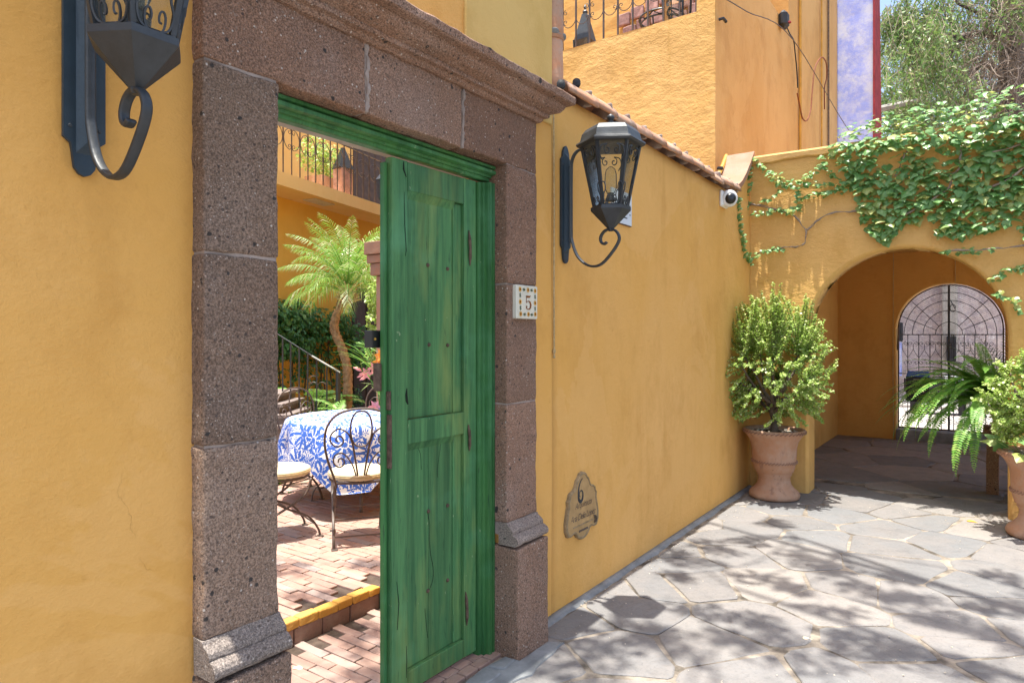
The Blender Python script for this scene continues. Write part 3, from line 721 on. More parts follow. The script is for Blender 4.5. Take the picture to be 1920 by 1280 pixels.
part('lintel_mortar', MB().rock((-2.19, 1.11, 2.46), (-1.957, 2.94, 2.72), .04, .004, .002), 'mortar', dw)
for yy in (1.764, 2.336):
    part('joint_smear', MB().rock((-1.97, yy - .008, 2.455), (-1.9475, yy + .008, 2.72), .012, .005, .008, 45, yy * 9), 'mortar', dw)
prof = [(-.02, 2.722), (.012, 2.722), (.022, 2.730), (.026, 2.742), (.046, 2.746), (.050, 2.758), (.048, 2.766), (.064, 2.772), (.088, 2.784), (.104, 2.800), (.112, 2.816), (.112, 2.822), (.142, 2.826), (.150, 2.832), (.152, 2.862), (.146, 2.87), (-.06, 2.885)]
vs = []; fs = []; n = len(prof); y0, y1 = 1.10, 2.895; NY = 46
secs = [('e', y0)] + [('f', y0 + (y1 - y0) * i / NY) for i in range(NY + 1)] + [('e2', y1)]
for kind_, yy in secs:
    for (d, zz) in prof:
        dd = max(d, 0)
        if kind_ == 'e': q = Vector((-2.02, y0 - dd, zz))
        elif kind_ == 'e2': q = Vector((-2.02, y1 + .05 + dd, zz))
        else:
            t = (yy - y0) / (y1 - y0); q = Vector((-1.95 + d, y0 - dd + (y1 + .05 + dd - y0 + dd) * t, zz))
        q += Vector(mnoise.noise_vector(q * 16)) * .006 + Vector(mnoise.noise_vector(q * 50)) * .0025; vs.append(q)
for i in range(len(secs) - 1):
    for j in range(n - 1): a = i * n + j; fs.append((a, a + n, a + n + 1, a + 1))
part('cornice', MB().add(vs, fs), 'cantera', dw)
part('inner_lintel', MB().bbox((-2.275, 1.30, 2.421), (-2.135, 2.72, 2.6), .004), 'concrete', dw)

# =================================================================== GREEN FRAME AND DOOR
df = thing('door_frame', 'green painted wooden door frame with stepped mouldings set in the stone doorway', 'door frame', (-2.06, 2.02, 0))
def frame_prof(mb, fn, a, b):       # stepped moulding running along b-a, profile (across, x)
    pr_ = [(0, -2.13), (0, -2.03), (.005, -2.022), (.019, -2.020), (.023, -2.036), (.029, -2.036), (.033, -2.019), (.049, -2.019), (.053, -2.030), (.055, -2.046), (.067, -2.048), (.070, -2.060), (.084, -2.062), (.087, -2.068), (.087, -2.13)]
    n_ = len(pr_); vs_ = []
    for t in (a, b):
        for (w, x_) in pr_: vs_.append(fn(w, x_, t))
    mb.add(vs_, [(i, i + 1, i + 1 + n_, i + n_) for i in range(n_ - 1)] + [tuple(range(n_)), tuple(range(n_, 2 * n_))[::-1]]); return mb
part('frame_jamb', frame_prof(MB(), lambda w, x_, t: (x_, 2.676 - w, t), .0, 2.447 - .088), 'green_frame', df)
part('frame_jamb', frame_prof(MB(), lambda w, x_, t: (x_, 1.368 + w * .5, t), .0, 2.447 - .088), 'green_frame', df)
part('frame_head', frame_prof(MB(), lambda w, x_, t: (max(x_, -2.10), t, 2.449 - w * .86), 1.368, 2.676), 'green_frame', df)
door = thing('wooden_door', 'closed right leaf of a worn green panelled wooden door with iron studs', 'door', (-2.09, 2.59, .03))
XF = -2.075; XB = -2.117
def dbox(nm, y0, y1, z0, z1, xf=XF, xb=XB, bev=.004, mt='green'): return part(nm, MB().rock((xb, y0, z0), (xf, y1, z1), .09, bev, .0012, 9, y0 * 7 + z0), mt, door)
dbox('stile', 2.013, 2.109, .035, 2.362); dbox('stile', 2.493, 2.586, .035, 2.362)
dbox('rail', 2.111, 2.491, .037, .125); dbox('rail', 2.111, 2.491, 1.121, 1.227, XF + .001); dbox('rail', 2.111, 2.491, 2.234, 2.360)
for (z0, z1) in ((.127, 1.119), (1.229, 2.232)):
    for (y0, y1) in ((2.111, 2.262), (2.2635, 2.4275), (2.430, 2.491)):
        o = dbox('panel_board', y0, y1, z0, z1, XF - .021 if y0 < 2.42 else XF - .017, XB + .003, .003)
# slanting bevel strips at the panel heads
for z in (2.234, 1.121):
    part('bevel_strip', MB().prism([(0, 0), (.019, 0), (0, -.035)], lambda u, v, d: (XF - .0215 + u, d, z + v), 2.112, 2.428), 'green', door)
part('meeting_strip', MB().bbox((-2.13, 1.993, .04), (-2.100, 2.011, 2.34), .004), 'green_frame', door)
for (px, py) in ((802, 497), (839, 504), (804, 646), (839, 647), (803, 958), (839, 947), (802, 1107), (839, 1087)):
    p = onX(px, py, XF - .020)
    part('stud', MB().tube([(p.x + i_, p.y, p.z) for i_ in (-.004, .002, .007, .0095)], [.0095, .0095, .006, .001], 10), 'rust', door, smooth=True)
def strap(px, py0, py1):
    p = onX(px, py0, XF); q = onX(px, py1, XF); m_ = (p.z + q.z) / 2
    g_ = MB(); g_.tube([(XF + .004, p.y - .004, p.z), (XF + .008, p.y - .002, (p.z + m_) / 2), (XF + .010, p.y, m_)], [.002, .008, .007], 8)
    g_.tube([(XF + .010, p.y, m_), (XF + .008, p.y + .002, (q.z + m_) / 2), (XF + .004, p.y + .005, q.z)], [.007, .008, .002], 8); part('hinge', g_, 'rust', door)
strap(879, 432, 498); strap(878, 795, 845); strap(873, 1108, 1172)
def crack(pts, w=.004):
    P = [onX(x_, y_, XF - .0198) for x_, y_ in pts]; P = smoothpath(P, 3); vs_ = []; n_ = len(P)
    for i, p in enumerate(P):
        ww = w * math.sin(PI * (i + .35) / (n_ + .2)) * (.6 + .6 * abs(mnoise.noise(p * 60))) + .0004
        vs_ += [(p.x - .002, p.y - ww, p.z), (p.x + .0010, p.y, p.z), (p.x - .002, p.y + ww, p.z)]
    fs_ = []
    for i in range(n_ - 1): a = i * 3; fs_ += [(a, a + 3, a + 4, a + 1), (a + 1, a + 4, a + 5, a + 2)]
    part('crack', MB().add(vs_, fs_), 'crack', door)
crack([(802, 962), (806, 985), (805, 1010), (808, 1040), (812, 1062), (812, 1085), (805, 1105)], .0035)
crack([(827, 826), (824, 850), (820, 880), (821, 895)], .0028); crack([(780, 832), (788, 850), (790, 880)], .002); crack([(797, 1140), (799, 1165), (802, 1195)], .002)
def crack2(pts, w, xx):
    P = [onX(x_, y_, xx) for x_, y_ in pts]; g_ = MB()
    vs_ = []
    for i, p in enumerate(P): ww = w * math.sin(PI * (i + .4) / len(P)); vs_ += [(xx, p.y - ww, p.z), (xx + .0012, p.y, p.z), (xx, p.y + ww, p.z)]
    fs_ = []
    for i in range(len(P) - 1): a = i * 3; fs_ += [(a, a + 3, a + 4, a + 1), (a + 1, a + 4, a + 5, a + 2)]
    part('crack', MB().add(vs_, fs_), 'crack', door)
crack2([(763, 728), (762, 740), (763, 752), (765, 758)], .008, XF + .001); crack2([(757, 303), (757, 318), (762, 332)], .005, XF + .001)
crack2([(762, 1210), (763, 1240), (762, 1270)], .002, XF + .001); crack2([(758, 360), (759, 420), (762, 470), (760, 480)], .002, XF + .001); crack2([(744, 1090), (748, 1130), (745, 1180)], .0025, XF + .001)
lk = part('lock', MB().bbox((-2.150, 1.972, 1.42 - .06), (-2.02 - .097, 2.012, 1.42 + .06), .004), 'rust', door)
# rim lock case on the inner face, projecting past the edge of the leaf
lc = part('lock_case', MB().bbox((-2.185, 1.955, 1.545), (-2.135, 2.07, 1.62), .003), 'black', door)
p_ = onX(710, 643, -2.135)
part('keyhole', MB().tube([(-2.1355, 1.972, 1.583), (-2.132, 1.972, 1.583)], [.006, .005], 10), 'tile_yellow', lc)
part('bolt_plate', MB().bbox((-2.125, 2.003, 1.28), (-2.078, 2.0125, 1.36), .002), 'rust', door)
part('edge_plate', MB().bbox((-2.118, 2.006, 1.03), (-2.072, 2.0122, 1.26), .002), 'rust', door)

# =================================================================== ARCH WALL AND PASSAGE
AX, AR, ASP, AY = -.682, .808, 1.61, 7.2
aw = thing('arch_wall', 'rough ochre wall with a round arch leading into the covered passage', 'wall', (AX, 7.35, 0))
def arch_panel(mb, x0, x1, z1, yf, yb, cx, r, sp, zb=-.05, seg=28, rnd=.03, amp=.008, zsub=10, z1f=None):
    # front face columns; the arch edge is rounded by an intermediate ring
    xs = [x0 + (cx - r - rnd - x0) * i / 6 for i in range(6)]
    ang = [PI - PI * i / seg for i in range(seg + 1)]
    ztop = z1f or (lambda x: z1)
    def jit(x, z, y): return y + amp * (pnoise(x, z, 1.3, y) + .5 * pnoise(x, z, 4.1, y))
    for (yy, sgn) in ((yf, 1), (yb, -1)):
        cols = []
        for x in xs: cols.append([(x, zb + (ztop(x) - zb) * j / zsub) for j in range(zsub + 1)])
        xL = cx - r - rnd; cols.append([(xL, zb + (ztop(xL) - zb) * j / zsub) for j in range(zsub + 1)])
        fs_cols = [cols]
        mid = []
        for a in ang:
            x = cx + (r + rnd) * math.cos(a); z = sp + (r + rnd) * math.sin(a); mid.append([(x, z + (ztop(x) - z) * j / zsub) for j in range(zsub + 1)])
        xR = cx + r + rnd
        right = [[(xR + (x1 - xR) * i / 6, zb + (ztop(xR + (x1 - xR) * i / 6) - zb) * j / zsub) for j in range(zsub + 1)] for i in range(7)]
        for cs in (cols, mid, right):
            o = len(mb.v)
            for c_ in cs:
                for (x, z) in c_: mb.v.append((x, jit(x, z, yy), z))
            for i in range(len(cs) - 1):
                for j in range(zsub):
                    a = o + i * (zsub + 1) + j; f = (a, a + zsub + 1, a + zsub + 2, a + 1); mb.f.append(f if sgn > 0 else f[::-1])
    # reveal: ring path along the opening
    path = [(cx - r, zb + (sp - zb) * i / 8, -1) for i in range(8)] + [(cx + r * math.cos(a), sp + r * math.sin(a), a) for a in ang] + [(cx + r, sp - (sp - zb) * (i + 1) / 8, -2) for i in range(8)]
    o = len(mb.v); D = [(rnd, 0.), (rnd * .35, rnd * .25), (rnd * .06, rnd * .8), (0, rnd * 1.6), (0, None)]
    for (x, z, a) in path:
        nx, nz = (-1, 0) if a == -1 else (1, 0) if a == -2 else (math.cos(a), math.sin(a))
        for (dr, dy) in D:
            yy = yf + dy if dy is not None else yb - rnd * 1.6; X_, Z_ = x + nx * dr, z + nz * dr
            mb.v.append((X_, jit(X_, Z_, yf) + dy if dy is not None else yy, Z_))
        for (dr, dy) in reversed(D[:4]):
            X_, Z_ = x + nx * dr, z + nz * dr; mb.v.append((X_, jit(X_, Z_, yb) - dy, Z_))
    n = 9
    for i in range(len(path) - 1):
        for j in range(n - 1): a = o + i * n + j; mb.f.append((a, a + 1, a + n + 1, a + n))
    # ends and top
    mb.add([(x0, yf, zb), (x0, yb, zb), (x0, yb, ztop(x0)), (x0, yf, ztop(x0)), (x1, yf, zb), (x1, yb, zb), (x1, yb, ztop(x1)), (x1, yf, ztop(x1))], [(0, 3, 2, 1), (4, 5, 6, 7), (3, 7, 6, 2)])
    return mb
part('wall', arch_panel(MB(), -2.064, 4.2, 3.42, AY, AY + .32, AX, AR, ASP), 'ochre_rough', aw, smooth=True)
# coping band on top, dipping slightly, irregular underside
g = MB(); vs = []; fs = []; N = 90
for i in range(N + 1):
    x = -2.05 + (4.2 + 2.05) * i / N; lo = 3.385 + .025 * pnoise(x, 0, 2.2) + .012 * pnoise(x, 0, 9) + (.03 if x < -1.2 else 0) * 0; hi = 3.475 + .012 * pnoise(x, 5, 1.5)
    vs += [(x, AY - .012, lo), (x, AY - .035, lo + .012), (x, AY - .038, hi - .02), (x, AY - .018, hi), (x, AY + .34, hi + .02), (x, AY + .34, lo)]
for i in range(N):
    for j in range(5): a = i * 6 + j; fs.append((a, a + 6, a + 7, a + 1))
fs.append((0, 1, 2, 3, 4, 5)); part('coping_band', MB().add(vs, fs), 'ochre_band', aw)
ps = thing('covered_passage', 'dim orange plastered passage seen through the arch', 'building', (-.4, 9.5, 0))
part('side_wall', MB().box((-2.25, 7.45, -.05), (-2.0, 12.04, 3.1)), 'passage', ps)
part('side_wall', MB().box((1.4, 7.45, -.05), (1.65, 7.9, 3.1)), 'passage', ps)  # unseen side opening from here on, added to brighten the passage
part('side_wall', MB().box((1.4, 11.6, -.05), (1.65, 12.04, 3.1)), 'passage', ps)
part('added_opening_lintel', MB().box((1.4, 7.903, 2.7), (1.65, 11.597, 3.1)), 'passage', ps)  # spans the unseen opening added to let daylight into the passage
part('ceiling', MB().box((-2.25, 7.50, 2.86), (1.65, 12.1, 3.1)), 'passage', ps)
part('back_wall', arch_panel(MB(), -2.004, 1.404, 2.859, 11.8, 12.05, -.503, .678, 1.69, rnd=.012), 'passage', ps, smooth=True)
part('sill', MB().rock((-1.18, 11.74, -.03), (.175, 12.1, .155), .08, .01, .006), 'cement', ps)
part('corner_cable', MB().tube([(-1.215, 11.785, .0), (-1.22, 11.785, 1.2), (-1.215, 11.785, 2.85)], .005, 5), 'rope', ps)
part('corner_cable', MB().tube([(-.42, 11.785, 2.38), (-.42, 11.785, 2.85)], .004, 5), 'rope', ps)

# =================================================================== TERRACE BUILDING ABOVE THE WALL
tb = thing('terrace_building', 'tall ochre building with a railed roof terrace behind the tiled wall', 'building', (-3.5, 8, 0))
BY = 7.24; BX = -2.45
def gridwall(p0, p1, z0, z1, nx, nz, nrm, amp):
    p0 = Vector(p0); p1 = Vector(p1); nrm = Vector(nrm); vs_ = []; fs_ = []
    for i in range(nx + 1):
        for j in range(nz + 1):
            q = p0.lerp(p1, i / nx); z = z0 + (z1 - z0) * j / nz; q = Vector((q.x, q.y, z)); q += nrm * amp * (mnoise.noise(q * 1.6) + .5 * mnoise.noise(q * 5)); vs_.append(q)
    for i in range(nx):
        for j in range(nz): a = i * (nz + 1) + j; fs_.append((a, a + nz + 1, a + nz + 2, a + 1))
    return vs_, fs_
g = MB(); g.add(*gridwall((-7.5, BY, 0), (-2.66, BY, 0), -.05, 5.2, 60, 50, (0, -1, 0), .012)); g.add([(-7.5, BY, 5.2), (-2.66, BY, 5.2), (-2.66, BY + .22, 5.2), (-7.5, BY + .22, 5.2), (-7.5, BY + .22, 4.2), (-2.66, BY + .22, 4.2)], [(0, 1, 2, 3), (3, 2, 5, 4)])
part('front_wall', g, 'ochre_rough', tb, smooth=False)
g = MB(); g.add(*gridwall((-2.66, BY, 0), (BX, BY, 0), -.05, 6.17, 4, 60, (0, -1, 0), .008)); g.add([(-2.66, BY, 5.2), (-2.66, BY, 6.17), (-2.66, BY + .3, 6.17), (-2.66, BY + .3, 5.2), (BX, BY, 6.17), (BX, BY + .3, 6.17)], [(0, 1, 2, 3), (1, 4, 5, 2)])
part('corner_pier', g, 'ochre_rough', tb)
g = MB(); g.add(*gridwall((BX, BY, 0), (BX, 10.5, 0), -.05, 6.17, 30, 40, (1, 0, 0), .01)); g.add([(BX, BY, 6.17), (BX, 10.5, 6.17), (-2.66, 10.5, 6.17), (-2.66, BY, 6.17), (-2.66, BY, 4.9), (-2.66, 10.5, 4.9)], [(0, 1, 2, 3), (3, 2, 5, 4)])
part('side_wall', g, 'ochre_side', tb)
part('rear_block', MB().box((-7.5, 10.503, -.05), (BX + .0, 14.4, 8.6)), 'ochre_side', tb)
part('terrace_floor', MB().box((-7.4, BY + .23, 4.2), (-2.67, 10.5, 4.32)), 'brick', tb)
g = MB(); g.add(*gridwall((-7.4, 9.9, 0), (-2.67, 9.9, 0), 4.3, 8.2, 20, 20, (0, -1, 0), .02)); part('terrace_wall', g, 'ochre', tb)
for i in range(7):       # exposed pink rubble in a patch of fallen plaster
    for j in range(3):
        x = -4.95 + i * .24 + (.1 if j % 2 else 0); z = 6.18 + j * .22 + i * .055
        part('rubble_stone', MB().rock((x, 9.84, z), (x + .22, 9.90, z + .19), .1, .02, .012, 9, i * 3 + j), 'pink_stone', tb)
railing = thing('terrace_railing', 'black iron balustrade along the roof terrace above the tiled wall', 'railing', (-3.5, BY, 5.2))
for i in range(16):
    x = -2.69 - i * .195; part('baluster', MB().box((x - .009, BY + .06, 5.19), (x + .009, BY + .078, 6.1)), 'iron_brown', railing)
    if i % 2 == 1:
        for sg in (1, -1):
            pts = [(x + sg * (.02 + .0), 5.70)] + [(x + sg * (.10 + .075 * math.cos(a)), 5.62 + .13 * math.sin(a) - .02) for a in [PI * .8 - k_ * PI * 1.1 / 10 for k_ in range(11)]]
            sp_ = spiral2((x + sg * .055, 5.60), .04, -PI / 2 if sg > 0 else -PI / 2, 1.2, 12, -sg)
            arc = [(x + sg * (.0975 - .0975 * math.cos(a)), 5.62 - .12 * math.sin(a)) for a in [PI * k_ / 10 for k_ in range(11)]]
            gg = MB(); gg.tube([(a_, BY + .069, b_) for a_, b_ in arc], .005, 5)
            for zc in (5.58, 5.70): gg.tube([(a_, BY + .069, b_) for a_, b_ in spiral2((x + sg * .045, zc), .035, -PI / 2 if zc < 5.6 else PI / 2, 1.15, 12, -sg if zc < 5.6 else sg)], .0045, 5)
            part('scroll', gg, 'iron_brown', railing)
for z in (6.08,): part('rail', MB().box((-5.7, BY + .05, z), (-2.67, BY + .088, z + .03)), 'iron_brown', railing)
def small_lantern(c, s=1., label='', grp=None):
    t = thing('terrace_lantern', label, 'lantern', c, grp)
    x, y, z = c
    part('roof', MB().lathe([(.155 * s, 0), (.05 * s, .34 * s), (.045 * s, .36 * s)], (x, y, z + .26 * s), 4, PI / 4), 'iron', t)
    part('finial', MB().lathe([(.03 * s, 0), (.035 * s, .03 * s), (.012 * s, .06 * s), (.022 * s, .09 * s), (.004, .13 * s)], (x, y, z + .62 * s), 8), 'iron', t)
    part('glass_pane', MB().lathe([(.135 * s, 0), (.145 * s, .25 * s)], (x, y, z + .01), 4, PI / 4), 'glass', t)
    g_ = MB()
    for k_ in range(4):
        a = PI / 4 + k_ * PI / 2; g_.tube([(x + .14 * s * math.cos(a), y + .14 * s * math.sin(a), z), (x + .155 * s * math.cos(a), y + .155 * s * math.sin(a), z + .27 * s)], .012 * s, 4)
    part('frame', g_, 'iron', t); part('base', MB().lathe([(.15 * s, -.03), (.15 * s, .01)], (x, y, z), 4, PI / 4), 'iron', t)
def lantern_post(x, y): return
small_lantern((-4.22, BY + .25, 5.10), .98, 'dark pyramid roofed lantern behind the left end of the terrace railing')
small_lantern((-2.98, BY + .22, 5.24), 1.15, 'dark pyramid roofed lantern beside the corner pier of the terrace')
t = thing('iron_stool', 'round black openwork iron stool top behind the terrace railing', 'stool', (-3.3, 7.75, 4.9))
c_ = Vector((-3.28, 7.72, 5.42)); g = MB()
for rr, zz in ((.27, .06), (.25, 0)): g.tube([(c_.x + rr * math.cos(a), c_.y + rr * math.sin(a), c_.z + zz) for a in [2 * PI * k_ / 24 for k_ in range(25)]], .011, 5)
for k_ in range(8):
    a0 = 2 * PI * k_ / 8; g.tube([(c_.x + .26 * math.cos(a0 + q * .8), c_.y + .26 * math.sin(a0 + q * .8), c_.z + .055 - .05 * math.sin(PI * q)) for q in [i_ / 6 for i_ in range(7)]], .007, 4)
part('seat_rim', g, 'iron', t); g = MB()
for k_ in range(3):
    a = 2 * PI * k_ / 3 + .5; g.tube([(c_.x + .25 * math.cos(a), c_.y + .25 * math.sin(a), c_.z), (c_.x + .15 * math.cos(a), c_.y + .15 * math.sin(a), c_.z - .5), (c_.x + .26 * math.cos(a), c_.y + .26 * math.sin(a), 4.32)], .01, 5)
part('leg', g, 'iron', t)

# pipes, cables and fittings on the side wall
for (yy, zt, r_) in ((11.12, 8.5, .022), (12.75, 8.5, .015), (13.35, 8.0, .018)):
    o = solo('drain_pipe', MB().tube([(BX + .03, yy, 3.6), (BX + .03, yy + .01, 5.5), (BX + .03, yy, zt)], r_, 8), 'pipe' if r_ != .018 else 'rust', {.022: 'thick yellow painted pipe running down the ochre side wall', .015: 'thin yellow pipe further back on the ochre side wall', .018: 'rust streaked pipe beside the blue wall edge'}[r_], 'pipe')
def onside(px, py, off=.06): return onX(px, py, BX + off)
loop = [(1495, 175), (1500, 200), (1505, 222), (1513, 226), (1520, 205), (1523, 170), (1528, 128), (1540, 108), (1549, 118), (1550, 145), (1546, 165), (1546, 205)]
solo('cable', MB().tube(smoothpath([onside(*p) for p in loop]), .011, 5), 'rust_red', 'rusty brown cable hanging in a loop on the ochre side wall', 'cable', smooth=True)
solo('cable', MB().tube(smoothpath([onside(*p) for p in [(1472, 40), (1480, 62), (1488, 76), (1491, 100), (1494, 130), (1496, 165)]]), .010, 5), 'black', 'dark cable running from the siren box down the ochre side wall', 'cable', smooth=True)
solo('overhead_wire', MB().tube(smoothpath([onside(1350, -8, .05), onside(1400, 22, .12), onside(1488, 76, .2), Vector((-2.1, 13.9, 5.35)), Vector((-1.62, 13.9, 5.15))]), .006, 4), 'iron_brown', 'thin sagging wire crossing the side wall to the blue building', 'wire')
p = onside(1470, 38, .06)
sb = thing('siren_box', 'dark rounded alarm siren box high on the ochre side wall', 'alarm', p)
part('case', MB().bbox((p.x - .06, p.y - .10, p.z - .12), (p.x + .06, p.y + .10, p.z + .12), .045), 'dark_metal', sb); part('light', MB().lathe([(.035, 0), (.03, .02), (.0, .03)], (p.x + .06, p.y + .02, p.z - .05), 8), 'red', sb)
p = onside(1348, 37, .02); solo('wall_fitting', MB().tube([p, p + Vector((.05, 0, 0)), p + Vector((.06, .06, -.02))], .018, 7), 'black', 'small black wall fitting near the corner of the ochre building', 'fitting')

# =================================================================== BLUE BUILDING
bb = thing('blue_building', 'mottled blue limewashed wall with a dark red painted edge', 'building', (-2.2, 15, 0))
g = MB(); g.add(*gridwall((-2.62, 14.45, 0), (-1.80, 14.45, 0), -.05, 9.5, 6, 40, (0, -1, 0), .006)); g.add([(-2.62, 14.45, 9.5), (-1.80, 14.45, 9.5), (-1.8, 15.9, 9.5), (-2.62, 15.9, 9.5)], [(0, 1, 2, 3)])
part('wall', g, 'blue', bb)
part('side_wall', MB().add([(-1.795, 14.42, 0), (-1.795, 15.95, 0), (-1.795, 15.0, 9.5), (-1.795, 14.42, 9.5), (-1.83, 14.42, 0), (-1.83, 14.42, 9.5)], [(0, 1, 2, 3), (4, 0, 3, 5)]), 'red', bb, label='dark red painted side')
q = at(1680, 198, 14.2); solo('roof_spout', MB().tube([q + Vector((-.35, 0, -.02)), q, q + Vector((.45, 0, .04))], [.07, .07, .03], 8), 'concrete', 'grey tubular bracket jutting from behind the blue building', 'bracket')

# =================================================================== STREET BEYOND THE GATE
struct('street', MB().box((-6, 12.06, -.085), (8, 19.0, .06)), 'pale_pave')
sw = thing('street_wall', 'pink and grey rubble wall across the street behind the gate', 'wall', (0, 19, 0))
g = MB(); g.add(*gridwall((-5, 18.9, 0), (6, 18.9, 0), 0, 4.4, 60, 26, (0, -1, 0), .09)); g.add([(-5, 18.9, 4.4), (6, 18.9, 4.4), (6, 19.4, 4.4), (-5, 19.4, 4.4)], [(0, 1, 2, 3)])
part('wall', g, 'street', sw)
sc_ = onY(1782, 600, 18.7)
part('column', MB().bbox((sc_.x - .16, 18.55, .05), (sc_.x + .14, 18.84, 4.3), .02), 'concrete', sw)
p0 = onY(1775, 677, 18.5); p1 = onY(1793, 630, 18.5)
mbx = thing('meter_box', 'dark metal meter box on the street wall behind the gate bars', 'meter box', ((p0.x + p1.x) / 2, 18.5, p0.z))
part('case', MB().bbox((p0.x, 18.4, p0.z), (p1.x, 18.54, p1.z), .01), 'dark_metal', mbx); part('slot', MB().bbox((p0.x + .1, 18.39, p0.z + .2), (p1.x - .1, 18.399, p1.z - .15), .001), 'black', mbx)
p0 = onY(1681, 640, 18.3); p1 = onY(1692, 604, 18.3)
wl = thing('window_shutter', 'dark shuttered window with pale blue panel beyond the gate', 'window', (p0.x, 18.3, p0.z))
part('shutter', MB().bbox((p0.x - .35, 18.25, p0.z), (p1.x, 18.5, p1.z), .02), 'dark_metal', wl)
for k_ in range(5): x = p1.x - .02 - k_ * .055; part('slat', MB().bbox((x - .045, 18.3, .62), (x, 18.45, p0.z - .01), .008), 'blue', wl)
p0 = onY(1745, 737, 15.2); p1 = onY(1850, 712, 15.2)
tr = thing('street_bench', 'low dark street bench with a small pale plate behind the gate', 'bench', (p0.x, 15.2, .06))
part('seat', MB().bbox((p0.x - .45, 15.2, p0.z + .0), (p1.x, 15.7, p1.z), .02), 'dark_metal', tr)
for x in (p0.x - .35, (p0.x + p1.x) / 2, p1.x - .2): part('leg', MB().bbox((x, 15.25, .06), (x + .12, 15.6, p0.z + .01), .01), 'dark_metal', tr)
p0 = onY(1770, 720, 15.18); part('plate', MB().bbox((p0.x, 15.18, p0.z), (p0.x + .32, 15.196, p0.z + .16), .003), 'paper', tr)
q = onY(1722, 705, 14.9); solo('street_kerb', MB().bbox((-3.2, 16.4, .0), (3, 17.2, .13), .02), 'pale_pave', 'pale kerb edge running along the far side of the street', 'kerb')

